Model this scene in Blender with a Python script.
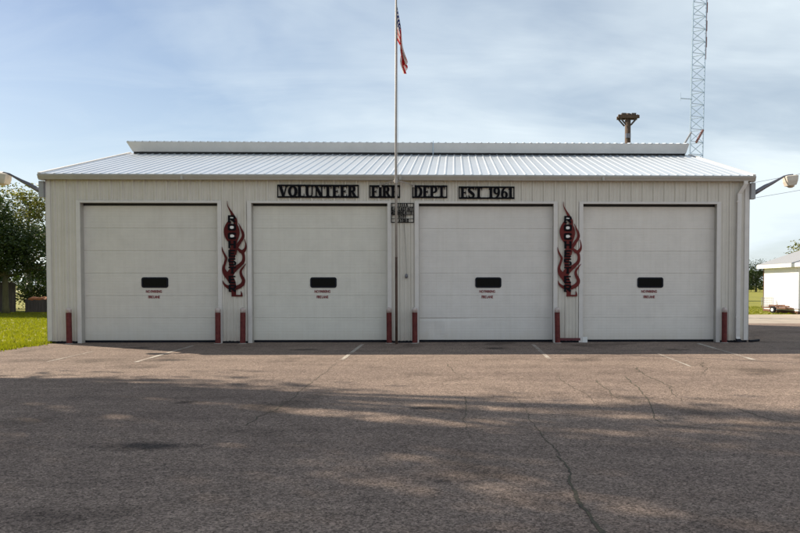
import bpy, bmesh, math, random
from mathutils import Vector, Matrix, noise

# ------------------------------------------------------------------ clean
for o in list(bpy.data.objects):
    bpy.data.objects.remove(o)
S = bpy.context.scene
C = S.collection
R = math.radians

# ------------------------------------------------------------------ camera
cam_d = bpy.data.cameras.new("camera")
cam = bpy.data.objects.new("camera", cam_d)
C.objects.link(cam)
cam.location = (1.46, -20.15, 1.606)
cam.rotation_euler = (math.pi/2 - 0.028, 0, -0.02)
cam_d.sensor_width = 36.0
cam_d.lens = 36.0*727/800
cam_d.shift_x = (400-468.5)/800
cam_d.shift_y = (305-266.5)/800
cam_d.clip_start = 0.05
cam_d.clip_end = 3000
cam_d.dof.use_dof = True
cam_d.dof.focus_distance = 19.5
cam_d.dof.aperture_fstop = 36.0*727/800/1000/0.003
S.camera = cam
S.render.resolution_x, S.render.resolution_y = 1024, 682

# ------------------------------------------------------------------ light
SUN = Vector((-1.2, 0.70, 1.0)).normalized()          # towards the sun
elev = math.asin(SUN.z)
az = math.atan2(SUN.x, SUN.y)                          # from +Y clockwise
w = bpy.data.worlds.new("World"); S.world = w; w.use_nodes = True
nt = w.node_tree; nt.nodes.clear()
def N(nt, t, **k):
    n = nt.nodes.new(t)
    for a, b in k.items(): setattr(n, a, b)
    return n
sky = N(nt, 'ShaderNodeTexSky', sky_type='NISHITA')
sky.sun_disc = False; sky.sun_elevation = elev; sky.sun_rotation = az
sky.air_density = 1.0; sky.dust_density = 0.8; sky.ozone_density = 2.0; sky.altitude = 100
bg1 = N(nt, 'ShaderNodeBackground'); bg1.inputs[1].default_value = 0.062
bg2 = N(nt, 'ShaderNodeBackground'); bg2.inputs[0].default_value = (0.67, 0.75, 0.795, 1); bg2.inputs[1].default_value = 0.80
mixs = N(nt, 'ShaderNodeMixShader'); outw = N(nt, 'ShaderNodeOutputWorld')
tc = N(nt, 'ShaderNodeTexCoord')
sep = N(nt, 'ShaderNodeSeparateXYZ')
nt.links.new(tc.outputs['Generated'], sep.inputs[0])
# clouds: project the view direction on a high flat layer
addz = N(nt, 'ShaderNodeMath', operation='ADD'); addz.inputs[1].default_value = 0.22
nt.links.new(sep.outputs['Z'], addz.inputs[0])
dx = N(nt, 'ShaderNodeMath', operation='DIVIDE'); dy = N(nt, 'ShaderNodeMath', operation='DIVIDE')
nt.links.new(sep.outputs['X'], dx.inputs[0]); nt.links.new(addz.outputs[0], dx.inputs[1])
nt.links.new(sep.outputs['Y'], dy.inputs[0]); nt.links.new(addz.outputs[0], dy.inputs[1])
comb = N(nt, 'ShaderNodeCombineXYZ')
nt.links.new(dx.outputs[0], comb.inputs[0]); nt.links.new(dy.outputs[0], comb.inputs[1])
mp = N(nt, 'ShaderNodeMapping'); mp.inputs['Scale'].default_value = (1.0, 0.8, 1); mp.inputs['Rotation'].default_value = (0, 0, R(35)); mp.inputs['Location'].default_value = (3.1, 1.3, 0)
nt.links.new(comb.outputs[0], mp.inputs[0])
n1 = N(nt, 'ShaderNodeTexNoise'); n1.inputs['Scale'].default_value = 0.75; n1.inputs['Detail'].default_value = 5; n1.inputs['Roughness'].default_value = 0.5; n1.inputs['Distortion'].default_value = 0.4
n2 = N(nt, 'ShaderNodeTexNoise'); n2.inputs['Scale'].default_value = 1.9; n2.inputs['Detail'].default_value = 9; n2.inputs['Roughness'].default_value = 0.62; n2.inputs['Distortion'].default_value = 0.7
mp2 = N(nt, 'ShaderNodeMapping'); mp2.inputs['Scale'].default_value = (0.7, 1.6, 1); mp2.inputs['Rotation'].default_value = (0, 0, R(-28))
nt.links.new(comb.outputs[0], mp2.inputs[0])
nt.links.new(mp.outputs[0], n1.inputs['Vector']); nt.links.new(mp2.outputs[0], n2.inputs['Vector'])
r1 = N(nt, 'ShaderNodeMapRange'); r1.inputs[1].default_value = 0.40; r1.inputs[2].default_value = 0.64
r2 = N(nt, 'ShaderNodeMapRange'); r2.inputs[1].default_value = 0.42; r2.inputs[2].default_value = 0.72
nt.links.new(n1.outputs[0], r1.inputs[0]); nt.links.new(n2.outputs[0], r2.inputs[0])
# more cover to the right (east) and towards the horizon
cov = N(nt, 'ShaderNodeMath', operation='MULTIPLY_ADD'); cov.inputs[1].default_value = 1.0; cov.inputs[2].default_value = 0.18
nt.links.new(sep.outputs['X'], cov.inputs[0])
hz = N(nt, 'ShaderNodeMapRange'); hz.inputs[1].default_value = 0.0; hz.inputs[2].default_value = 0.38; hz.inputs[3].default_value = 0.52; hz.inputs[4].default_value = 0.0
nt.links.new(sep.outputs['Z'], hz.inputs[0])
m1 = N(nt, 'ShaderNodeMath', operation='MULTIPLY'); m1.inputs[1].default_value = 0.62; nt.links.new(r1.outputs[0], m1.inputs[0])
m2 = N(nt, 'ShaderNodeMath', operation='MULTIPLY_ADD'); m2.inputs[1].default_value = 0.20
nt.links.new(r2.outputs[0], m2.inputs[0]); nt.links.new(m1.outputs[0], m2.inputs[2])
m3 = N(nt, 'ShaderNodeMath', operation='ADD'); nt.links.new(m2.outputs[0], m3.inputs[0]); nt.links.new(hz.outputs[0], m3.inputs[1])
m4 = N(nt, 'ShaderNodeMath', operation='ADD', use_clamp=True); nt.links.new(m3.outputs[0], m4.inputs[0])
cv2 = N(nt, 'ShaderNodeMath', operation='MULTIPLY'); cv2.inputs[1].default_value = 0.30; nt.links.new(cov.outputs[0], cv2.inputs[0])
back = N(nt, 'ShaderNodeMath', operation='MULTIPLY'); back.inputs[1].default_value = -0.30; nt.links.new(sep.outputs['Y'], back.inputs[0])  # added cloud out of view behind the camera, brightens the front wall
bk2 = N(nt, 'ShaderNodeMath', operation='MAXIMUM'); bk2.inputs[1].default_value = 0.0; nt.links.new(back.outputs[0], bk2.inputs[0])
bk3 = N(nt, 'ShaderNodeMath', operation='ADD'); nt.links.new(bk2.outputs[0], bk3.inputs[0]); nt.links.new(cv2.outputs[0], bk3.inputs[1])
nt.links.new(bk3.outputs[0], m4.inputs[1])
nt.links.new(sky.outputs[0], bg1.inputs[0])
nt.links.new(m4.outputs[0], mixs.inputs[0]); nt.links.new(bg1.outputs[0], mixs.inputs[1]); nt.links.new(bg2.outputs[0], mixs.inputs[2])
nt.links.new(mixs.outputs[0], outw.inputs[0])

sd = bpy.data.lights.new("sun", 'SUN'); sd.energy = 5.0; sd.angle = R(0.53); sd.color = (1.0, 0.885, 0.72)
so = bpy.data.objects.new("sun", sd); C.objects.link(so)
so.rotation_euler = (-SUN).to_track_quat('-Z', 'Y').to_euler(); so.location = (-30, 18, 30)

S.view_settings.view_transform = 'Standard'; S.view_settings.look = 'None'
S.view_settings.exposure = 0.74; S.view_settings.gamma = 1.0; S.view_settings.use_curve_mapping = False
S.render.engine = 'CYCLES'

# ------------------------------------------------------------------ materials
def mat(name, col, rough=0.6, metal=0.0, spec=0.5, var=0.0, vscale=3.0, bump=0.0, bscale=40.0, col2=None, detail=6, stretch=(1,1,1), coat=0.0):
    m = bpy.data.materials.new(name); m.use_nodes = True
    nt = m.node_tree; b = nt.nodes['Principled BSDF']
    b.inputs['Base Color'].default_value = (*col, 1); b.inputs['Roughness'].default_value = rough
    b.inputs['Metallic'].default_value = metal; b.inputs['Specular IOR Level'].default_value = spec
    b.inputs['Coat Weight'].default_value = coat
    tc = N(nt, 'ShaderNodeTexCoord'); mp = N(nt, 'ShaderNodeMapping'); mp.inputs['Scale'].default_value = stretch
    nt.links.new(tc.outputs['Object'], mp.inputs[0])
    if var or col2:
        n = N(nt, 'ShaderNodeTexNoise'); n.inputs['Scale'].default_value = vscale; n.inputs['Detail'].default_value = detail; n.inputs['Roughness'].default_value = 0.65
        nt.links.new(mp.outputs[0], n.inputs['Vector'])
        r = N(nt, 'ShaderNodeMapRange'); r.inputs[1].default_value = 0.3; r.inputs[2].default_value = 0.7
        nt.links.new(n.outputs[0], r.inputs[0])
        mx = N(nt, 'ShaderNodeMix', data_type='RGBA')
        mx.inputs[6].default_value = (*(c*(1-var) for c in col), 1)
        mx.inputs[7].default_value = (*(col2 if col2 else [min(1, c*(1+var)) for c in col]), 1)
        nt.links.new(r.outputs[0], mx.inputs[0]); nt.links.new(mx.outputs[2], b.inputs['Base Color'])
    if bump:
        n = N(nt, 'ShaderNodeTexNoise'); n.inputs['Scale'].default_value = bscale; n.inputs['Detail'].default_value = 6
        nt.links.new(mp.outputs[0], n.inputs['Vector'])
        bp = N(nt, 'ShaderNodeBump'); bp.inputs['Strength'].default_value = bump; bp.inputs['Distance'].default_value = 0.02
        nt.links.new(n.outputs[0], bp.inputs['Height']); nt.links.new(bp.outputs[0], b.inputs['Normal'])
    return m

M = {}
def wall_mat(name, col, dirt, seams=False):
    """painted metal with splash dirt rising from the ground, vertical streaks and faint mottling"""
    m = mat(name, col, rough=0.55, spec=0.4, bump=0.02, bscale=6)
    nt = m.node_tree; b = nt.nodes['Principled BSDF']
    tc = N(nt, 'ShaderNodeTexCoord'); sp = N(nt, 'ShaderNodeSeparateXYZ'); nt.links.new(tc.outputs['Object'], sp.inputs[0])
    n = N(nt, 'ShaderNodeTexNoise'); n.inputs['Scale'].default_value = 2.5; n.inputs['Detail'].default_value = 8; n.inputs['Roughness'].default_value = .65
    nt.links.new(tc.outputs['Object'], n.inputs['Vector'])
    mp = N(nt, 'ShaderNodeMapping'); mp.inputs['Scale'].default_value = (9, 9, .35); nt.links.new(tc.outputs['Object'], mp.inputs[0])
    st = N(nt, 'ShaderNodeTexNoise'); st.inputs['Scale'].default_value = 1.3; st.inputs['Detail'].default_value = 6; nt.links.new(mp.outputs[0], st.inputs['Vector'])
    # splash zone: z + noise
    a = N(nt, 'ShaderNodeMath', operation='MULTIPLY_ADD'); a.inputs[1].default_value = 0.9; nt.links.new(n.outputs[0], a.inputs[0])
    neg = N(nt, 'ShaderNodeMath', operation='MULTIPLY'); neg.inputs[1].default_value = -1.0; nt.links.new(sp.outputs['Z'], neg.inputs[0]); nt.links.new(neg.outputs[0], a.inputs[2])
    r = N(nt, 'ShaderNodeMapRange'); r.inputs[1].default_value = 0.1; r.inputs[2].default_value = 0.55; r.inputs[3].default_value = 0; r.inputs[4].default_value = .55
    nt.links.new(a.outputs[0], r.inputs[0])
    r2 = N(nt, 'ShaderNodeMapRange'); r2.inputs[1].default_value = 0.45; r2.inputs[2].default_value = 0.75; r2.inputs[3].default_value = 0; r2.inputs[4].default_value = .15
    nt.links.new(st.outputs[0], r2.inputs[0])
    ad = N(nt, 'ShaderNodeMath', operation='ADD', use_clamp=True); nt.links.new(r.outputs[0], ad.inputs[0]); nt.links.new(r2.outputs[0], ad.inputs[1])
    mx = N(nt, 'ShaderNodeMix', data_type='RGBA'); mx.inputs[6].default_value = (*col, 1); mx.inputs[7].default_value = (*dirt, 1)
    nt.links.new(ad.outputs[0], mx.inputs[0])
    mt = N(nt, 'ShaderNodeMix', data_type='RGBA', blend_type='MULTIPLY'); mt.inputs[0].default_value = 1
    rr = N(nt, 'ShaderNodeMapRange'); rr.inputs[1].default_value = .3; rr.inputs[2].default_value = .7; rr.inputs[3].default_value = .93; rr.inputs[4].default_value = 1.03
    nt.links.new(n.outputs[0], rr.inputs[0]); nt.links.new(mx.outputs[2], mt.inputs[6]); nt.links.new(rr.outputs[0], mt.inputs[7])
    nt.links.new(mt.outputs[2], b.inputs['Base Color'])
    return m
M['siding'] = wall_mat('painted_siding', (0.635, 0.60, 0.545), (0.42, 0.33, 0.27))
M['door'] = wall_mat('painted_door', (0.70, 0.675, 0.635), (0.50, 0.46, 0.39))
DOORM = [wall_mat('painted_door', (0.71*a, 0.68*b_, 0.63*c), (0.50, 0.45, 0.38)) for a, b_, c in ((.95, .95, .95), (.99, 1, .99), (1.0, 1.0, 1.04), (1.03, 1.02, 1.04))]
M['trim'] = mat('white_trim', (0.66, 0.63, 0.61), rough=.5, var=.06, vscale=4)
M['roof'] = mat('galvalume_roof', (0.62, 0.66, 0.71), rough=.33, metal=.45, spec=.5, var=.05, vscale=1.2, bump=.02, bscale=3, stretch=(1, .25, 1))
M['gutter'] = mat('gutter_paint', (0.42, 0.40, 0.37), rough=.45, var=.08, vscale=3)
M['vent'] = mat('ridge_vent_metal', (0.64, 0.63, 0.63), rough=.45, var=.06, vscale=2)
M['dark'] = mat('dark_gap', (0.02, 0.02, 0.022), rough=.8)
M['rubber'] = mat('black_rubber', (0.010, 0.011, 0.018), rough=.8, spec=.2)
M['glass'] = mat('dark_window_glass', (0.004, 0.004, 0.005), rough=.12, spec=.12)
M['black'] = mat('black_cut_steel', (0.006, 0.006, 0.009), rough=.8, spec=.12)
M['redtext'] = mat('red_lettering', (0.22, 0.05, 0.055), rough=.6)
M['flame'] = mat('maroon_flame_paint', (0.085, 0.010, 0.010), rough=.7, spec=.2, var=.15, vscale=8)
M['flame2'] = mat('faded_flame_paint', (0.14, 0.024, 0.022), rough=.7, spec=.2, var=.2, vscale=8)
M['white'] = mat('white_paint', (0.75, 0.75, 0.74), rough=.5)
M['capwhite'] = mat('bollard_cap', (0.62, 0.60, 0.57), rough=.6, col2=(.36, .22, .2), vscale=14)
M['bollard'] = mat('bollard_maroon', (0.095, 0.010, 0.013), rough=.6, spec=.3, var=.25, vscale=9, bump=.3, col2=(.17, .035, .03))
M['maroon'] = mat('maroon_trim', (0.12, 0.02, 0.03), rough=.5, var=.2)
M['concrete'] = mat('concrete', (0.30, 0.28, 0.25), rough=.9, var=.2, vscale=5, bump=.3)
M['pole'] = mat('pole_galvanised', (0.38, 0.35, 0.33), rough=.6, metal=.1, var=.1, vscale=6)
M['rust'] = mat('rusty_pole', (0.045, 0.018, 0.012), rough=.85, col2=(.12, .08, .06), vscale=7, stretch=(1, 1, .5), bump=.3)
M['lamp'] = mat('lamp_arm_metal', (0.17, 0.17, 0.20), rough=.35, metal=.4)
M['lamphead'] = mat('lamp_head_pale', (0.62, 0.56, 0.48), rough=.6, var=.1)
M['lens'] = mat('lamp_lens', (0.55, 0.45, 0.33), rough=.3)
M['grey'] = mat('grey_box', (0.33, 0.34, 0.36), rough=.5, var=.08)
M['wood'] = mat('weathered_wood', (0.07, 0.058, 0.055), rough=.85, var=.35, vscale=5, stretch=(1, 1, .15), bump=.4)
M['polewood'] = mat('utility_pole_wood', (0.085, 0.055, 0.038), rough=.85, var=.3, vscale=4, stretch=(2, 2, .2))
M['tower'] = mat('galvanised_tower', (0.45, 0.56, 0.68), rough=.45, metal=.4)
M['towerred'] = mat('red_oxide', (0.22, 0.10, 0.09), rough=.6)
M['bark'] = mat('bark', (0.07, 0.055, 0.04), rough=.9, var=.35, vscale=6, stretch=(1, 1, .25), bump=.6, bscale=15)
M['barkgreen'] = mat('mossy_bark', (0.09, 0.085, 0.04), rough=.9, var=.35, vscale=6, stretch=(1, 1, .25), bump=.6, bscale=15)
M['whitewall'] = mat('white_siding', (0.74, 0.745, 0.76), rough=.55, var=.02, vscale=1)
M['shingle'] = mat('grey_shingles', (0.27, 0.28, 0.30), rough=.9, var=.2, vscale=20, bump=.3, stretch=(1, 1, 1))
M['brown'] = mat('brown_board', (0.15, 0.07, 0.04), rough=.8, var=.2, vscale=6)
M['tan'] = mat('tan_roof', (0.35, 0.30, 0.24), rough=.8, var=.1)
M['tarp'] = mat('orange_tarp', (0.50, 0.17, 0.04), rough=.6, var=.15, vscale=8)
M['rope'] = mat('grey_rope', (0.25, 0.24, 0.22), rough=.8)
M['paint'] = None

def leaf_mat(name, c1, c2, trans=.45):
    m = bpy.data.materials.new(name); m.use_nodes = True
    nt = m.node_tree; nt.nodes.clear(); out = N(nt, 'ShaderNodeOutputMaterial')
    g = N(nt, 'ShaderNodeNewGeometry')
    mx = N(nt, 'ShaderNodeMix', data_type='RGBA'); mx.inputs[6].default_value = (*c1, 1); mx.inputs[7].default_value = (*c2, 1)
    nt.links.new(g.outputs['Random Per Island'], mx.inputs[0])
    d = N(nt, 'ShaderNodeBsdfPrincipled'); d.inputs['Roughness'].default_value = .5; d.inputs['Specular IOR Level'].default_value = .3
    t = N(nt, 'ShaderNodeBsdfTranslucent'); ms = N(nt, 'ShaderNodeMixShader'); ms.inputs[0].default_value = trans
    gm = N(nt, 'ShaderNodeMix', data_type='RGBA', blend_type='MULTIPLY'); gm.inputs[0].default_value = 1; gm.inputs[7].default_value = (1.25, 1.35, .5, 1)
    nt.links.new(mx.outputs[2], gm.inputs[6])
    nt.links.new(mx.outputs[2], d.inputs['Base Color']); nt.links.new(gm.outputs[2], t.inputs[0])
    nt.links.new(d.outputs[0], ms.inputs[1]); nt.links.new(t.outputs[0], ms.inputs[2]); nt.links.new(ms.outputs[0], out.inputs[0])
    return m
M['leaf_dark'] = leaf_mat('leaves_dark', (0.016, 0.034, 0.010), (0.05, 0.075, 0.018), .2)
M['leaf_yellow'] = leaf_mat('leaves_yellowish', (0.07, 0.085, 0.025), (0.20, 0.18, 0.06), .45)
M['leaf_mid'] = leaf_mat('leaves_mid', (0.045, 0.075, 0.022), (0.10, 0.12, 0.04), .4)
M['grassblade'] = leaf_mat('grass_blades', (0.14, 0.16, 0.010), (0.26, 0.25, 0.02), .5)

# asphalt -------------------------------------------------------------
def asphalt():
    m = bpy.data.materials.new('worn_asphalt'); m.use_nodes = True; nt = m.node_tree; b = nt.nodes['Principled BSDF']
    b.inputs['Roughness'].default_value = .95; b.inputs['Specular IOR Level'].default_value = .12
    tc = N(nt, 'ShaderNodeTexCoord'); L = nt.links.new
    def noi(sc, de, ro=.6, mp=None, dist=0):
        n = N(nt, 'ShaderNodeTexNoise'); n.inputs['Scale'].default_value = sc; n.inputs['Detail'].default_value = de; n.inputs['Roughness'].default_value = ro; n.inputs['Distortion'].default_value = dist
        L((mp or tc).outputs[0 if mp else 'Object'], n.inputs['Vector']); return n
    big = noi(.22, 5, .6, dist=.5); med = noi(1.6, 7, .7)
    mp = N(nt, 'ShaderNodeMapping'); mp.inputs['Scale'].default_value = (.25, 2.2, 1); mp.inputs['Rotation'].default_value = (0, 0, R(8)); L(tc.outputs['Object'], mp.inputs[0])
    stre = noi(.9, 6, .65, mp)
    v = N(nt, 'ShaderNodeTexVoronoi'); v.inputs['Scale'].default_value = 70; L(tc.outputs['Object'], v.inputs['Vector'])
    vr = N(nt, 'ShaderNodeTexVoronoi'); vr.inputs['Scale'].default_value = 24; L(tc.outputs['Object'], vr.inputs['Vector'])
    g = noi(140, 3, .75)
    base = N(nt, 'ShaderNodeMix', data_type='RGBA'); base.inputs[6].default_value = (.152, .115, .098, 1); base.inputs[7].default_value = (.262, .200, .162, 1)
    def rng(n, a, c, d=0, e=1, out=0):
        r = N(nt, 'ShaderNodeMapRange'); r.inputs[1].default_value = a; r.inputs[2].default_value = c; r.inputs[3].default_value = d; r.inputs[4].default_value = e; L(n.outputs[out], r.inputs[0]); return r
    a = N(nt, 'ShaderNodeMath', operation='ADD'); L(rng(big, .3, .7, 0, .6).outputs[0], a.inputs[0]); L(rng(stre, .35, .7, 0, .5).outputs[0], a.inputs[1]); L(a.outputs[0], base.inputs[0])
    def mul(x, y):
        q = N(nt, 'ShaderNodeMix', data_type='RGBA', blend_type='MULTIPLY'); q.inputs[0].default_value = 1; L(x, q.inputs[6]); L(y, q.inputs[7]); return q.outputs[2]
    c = mul(base.outputs[2], rng(med, .3, .7, .84, 1.14).outputs[0])
    sp = N(nt, 'ShaderNodeSeparateColor'); L(v.outputs['Color'], sp.inputs[0])
    c = mul(c, rng(sp, 0, 1, .45, 1.62).outputs[0])
    sp2 = N(nt, 'ShaderNodeSeparateColor'); L(vr.outputs['Color'], sp2.inputs[0])
    c = mul(c, rng(sp2, 0, 1, .86, 1.16, out=1).outputs[0])
    c = mul(c, rng(g, .3, .7, .68, 1.32).outputs[0])
    # oil stains
    st = noi(.55, 4, .5, dist=.3); c = mul(c, rng(st, .58, .70, 1, .58).outputs[0])
    L(c, b.inputs['Base Color'])
    h = N(nt, 'ShaderNodeMath', operation='MULTIPLY_ADD'); h.inputs[1].default_value = -.6; L(v.outputs['Distance'], h.inputs[0]); L(g.outputs[0], h.inputs[2])
    bp = N(nt, 'ShaderNodeBump'); bp.inputs['Strength'].default_value = .8; bp.inputs['Distance'].default_value = .008; L(h.outputs[0], bp.inputs['Height'])
    bp2 = N(nt, 'ShaderNodeBump'); bp2.inputs['Strength'].default_value = .25; bp2.inputs['Distance'].default_value = .12; L(stre.outputs[0], bp2.inputs['Height']); L(bp.outputs[0], bp2.inputs['Normal'])
    L(bp2.outputs[0], b.inputs['Normal'])
    return m
M['asphalt'] = asphalt()
M['lot'] = mat('pale_gravel_lot', (0.33, 0.285, 0.235), rough=.95, var=.18, vscale=1.5, bump=.5, bscale=30)
M['lotedge'] = mat('gravel_edge', (0.36, 0.30, 0.16), rough=.95, col2=(.20, .20, .05), var=.1, vscale=2.5, bump=.6, bscale=30)
def grass_ground():
    m = mat('grass_ground', (0.15, 0.16, 0.010), rough=.95, col2=(.26, .24, .018), var=.2, vscale=.45, bump=.8, bscale=22, detail=10)
    return m
M['ground'] = grass_ground()
M['crack'] = mat('crack_fill', (0.035, 0.03, 0.024), rough=.95, col2=(.10, .085, .05), vscale=12, bump=.5)
def worn_paint():
    m = bpy.data.materials.new('worn_line_paint'); m.use_nodes = True; nt = m.node_tree; b = nt.nodes['Principled BSDF']; b.inputs['Roughness'].default_value = .8
    tc = N(nt, 'ShaderNodeTexCoord'); n = N(nt, 'ShaderNodeTexNoise'); n.inputs['Scale'].default_value = 26; n.inputs['Detail'].default_value = 6; nt.links.new(tc.outputs['Object'], n.inputs['Vector'])
    n2 = N(nt, 'ShaderNodeTexNoise'); n2.inputs['Scale'].default_value = 1.3; nt.links.new(tc.outputs['Object'], n2.inputs['Vector'])
    a = N(nt, 'ShaderNodeMath', operation='ADD'); nt.links.new(n.outputs[0], a.inputs[0]); nt.links.new(n2.outputs[0], a.inputs[1])
    r = N(nt, 'ShaderNodeMapRange'); r.inputs[1].default_value = .85; r.inputs[2].default_value = 1.1; nt.links.new(a.outputs[0], r.inputs[0])
    mx = N(nt, 'ShaderNodeMix', data_type='RGBA'); mx.inputs[6].default_value = (.20, .15, .12, 1); mx.inputs[7].default_value = (.42, .38, .33, 1)
    nt.links.new(r.outputs[0], mx.inputs[0]); nt.links.new(mx.outputs[2], b.inputs['Base Color'])
    return m
M['paint'] = worn_paint()

# flag material: canton and stripes by UV
def flag_mat():
    m = bpy.data.materials.new('flag_cloth'); m.use_nodes = True; nt = m.node_tree; nt.nodes.clear(); L = nt.links.new
    out = N(nt, 'ShaderNodeOutputMaterial'); uv = N(nt, 'ShaderNodeUVMap'); sp = N(nt, 'ShaderNodeSeparateXYZ'); L(uv.outputs[0], sp.inputs[0])
    def mt(op, a, b):
        n = N(nt, 'ShaderNodeMath', operation=op)
        for i, q in enumerate((a, b)):
            if isinstance(q, (int, float)): n.inputs[i].default_value = q
            elif q is not None: L(q, n.inputs[i])
        return n.outputs[0]
    U, V = sp.outputs[0], sp.outputs[1]
    s = mt('FLOOR', mt('MULTIPLY', V, 13), None); odd = mt('MODULO', s, 2)       # stripe 0 = red
    col = N(nt, 'ShaderNodeMix', data_type='RGBA'); col.inputs[6].default_value = (.48, .025, .03, 1); col.inputs[7].default_value = (.72, .68, .66, 1); L(odd, col.inputs[0])
    cant = mt('MULTIPLY', mt('LESS_THAN', U, .4), mt('GREATER_THAN', V, 6/13))
    # stars: staggered grid of dots
    su = mt('MULTIPLY', U, 11/.4); sv = mt('MULTIPLY', mt('SUBTRACT', V, 6/13), 9*13/7)
    fu = mt('SUBTRACT', mt('FRACT', su, None), .5); fv = mt('SUBTRACT', mt('FRACT', sv, None), .5)
    dd = mt('LESS_THAN', mt('ADD', mt('MULTIPLY', fu, fu), mt('MULTIPLY', fv, fv)), .1)
    par = mt('LESS_THAN', mt('MODULO', mt('ADD', mt('FLOOR', su, None), mt('FLOOR', sv, None)), 2), .5)
    star = mt('MULTIPLY', dd, par)
    blue = N(nt, 'ShaderNodeMix', data_type='RGBA'); blue.inputs[6].default_value = (.012, .018, .09, 1); blue.inputs[7].default_value = (.7, .7, .7, 1); L(star, blue.inputs[0])
    f = N(nt, 'ShaderNodeMix', data_type='RGBA'); L(cant, f.inputs[0]); L(col.outputs[2], f.inputs[6]); L(blue.outputs[2], f.inputs[7])
    d = N(nt, 'ShaderNodeBsdfDiffuse'); t = N(nt, 'ShaderNodeBsdfTranslucent'); L(f.outputs[2], d.inputs[0]); L(f.outputs[2], t.inputs[0])
    ms = N(nt, 'ShaderNodeMixShader'); ms.inputs[0].default_value = .35; L(d.outputs[0], ms.inputs[1]); L(t.outputs[0], ms.inputs[2]); L(ms.outputs[0], out.inputs[0])
    return m
M['flag'] = flag_mat()

# ------------------------------------------------------------------ helpers
def obj(name, bm, m, parent=None, smooth=False, bev=0):
    if isinstance(bm, bmesh.types.BMesh):
        if bev:
            bmesh.ops.bevel(bm, geom=[e for e in bm.edges if e.is_manifold and e.calc_face_angle(0) > .5], offset=bev, segments=2, affect='EDGES', profile=.6)
        me = bpy.data.meshes.new(name); bm.to_mesh(me); bm.free()
    else: me = bm
    if m: me.materials.append(m)
    if smooth:
        for p in me.polygons: p.use_smooth = True
    o = bpy.data.objects.new(name, me); C.objects.link(o)
    if parent: o.parent = parent
    return o
def tag(o, label, cat, group=None):
    o['label'] = label; o['category'] = cat
    if group: o['group'] = group
    return o
def struct(o): o['kind'] = 'structure'; return o
def thing(name, loc, label, cat, group=None, rz=0):
    o = bpy.data.objects.new(name, None); C.objects.link(o); o.location = loc; o.rotation_euler = (0, 0, rz); o.empty_display_size = .3
    return tag(o, label, cat, group)
def copy_tree(o, parent=None):
    c = o.copy(); C.objects.link(c); c.parent = parent
    for ch in list(o.children): copy_tree(ch, c)
    return c
def B(): return bmesh.new()
def box(bm, x0, x1, y0, y1, z0, z1):
    v = [bm.verts.new(p) for p in ((x0,y0,z0),(x1,y0,z0),(x1,y1,z0),(x0,y1,z0),(x0,y0,z1),(x1,y0,z1),(x1,y1,z1),(x0,y1,z1))]
    for f in ((0,3,2,1),(4,5,6,7),(0,1,5,4),(1,2,6,5),(2,3,7,6),(3,0,4,7)): bm.faces.new([v[i] for i in f])
    return v
def bx(x0, x1, y0, y1, z0, z1):
    b = B(); box(b, x0, x1, y0, y1, z0, z1); return b
def tube(bm, pts, rad, seg=10, cap=True):
    pts = [Vector(p) for p in pts]; rad = rad if isinstance(rad, (list, tuple)) else [rad]*len(pts)
    rings = []; up = None
    for i, p in enumerate(pts):
        d = (pts[min(i+1, len(pts)-1)] - pts[max(i-1, 0)]).normalized()
        if up is None: up = Vector((0, 0, 1)) if abs(d.z) < .9 else Vector((0, 1, 0))
        a = d.cross(up).normalized(); b = a.cross(d).normalized(); up = b
        rings.append([bm.verts.new(p + (a*math.cos(t) + b*math.sin(t))*rad[i]) for t in [2*math.pi*k/seg for k in range(seg)]])
    for i in range(len(rings)-1):
        for k in range(seg): bm.faces.new((rings[i][k], rings[i][(k+1) % seg], rings[i+1][(k+1) % seg], rings[i+1][k]))
    if cap: bm.faces.new(rings[0][::-1]); bm.faces.new(rings[-1])
    return bm
def poly(bm, pts, y0, y1):
    """polygon in X/Z (list of (x,z)) extruded between y0 and y1"""
    a = [bm.verts.new((x, y0, z)) for x, z in pts]; b = [bm.verts.new((x, y1, z)) for x, z in pts]
    bm.faces.new(a); bm.faces.new(b[::-1]); n = len(pts)
    for i in range(n): bm.faces.new((a[(i+1) % n], a[i], b[i], b[(i+1) % n]))
def ribbon(bm, pts, y0, y1):
    """tapering brush stroke: pts = (x, z, width)"""
    # catmull-rom smoothing
    P = [Vector(p) for p in pts]; Q = []
    for i in range(len(P)-1):
        p0, p1, p2, p3 = P[max(i-1, 0)], P[i], P[i+1], P[min(i+2, len(P)-1)]
        for k in range(5):
            t = k/5
            Q.append(.5*((2*p1) + (-p0+p2)*t + (2*p0-5*p1+4*p2-p3)*t*t + (-p0+3*p1-3*p2+p3)*t**3))
    Q.append(P[-1]); L, Rr = [], []
    for i, q in enumerate(Q):
        d = Q[min(i+1, len(Q)-1)] - Q[max(i-1, 0)]; d = Vector((d.x, d.y)).normalized(); n = Vector((-d.y, d.x)); h = max(q.z, .004)/2
        L.append((q.x+n.x*h, q.y+n.y*h)); Rr.append((q.x-n.x*h, q.y-n.y*h))
    vs = [[bm.verts.new((x, y, z)) for x, z in side] for side in (L, Rr) for y in (y0, y1)]
    a, b, c, d = vs
    for i in range(len(Q)-1):
        bm.faces.new((a[i], a[i+1], c[i+1], c[i])); bm.faces.new((b[i+1], b[i], d[i], d[i+1]))
        bm.faces.new((a[i+1], a[i], b[i], b[i+1])); bm.faces.new((c[i], c[i+1], d[i+1], d[i]))
    bm.faces.new((a[0], c[0], d[0], b[0])); bm.faces.new((a[-1], b[-1], d[-1], c[-1]))
    return bm
def fixn(bm): bmesh.ops.recalc_face_normals(bm, faces=bm.faces[:]); return bm

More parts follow.
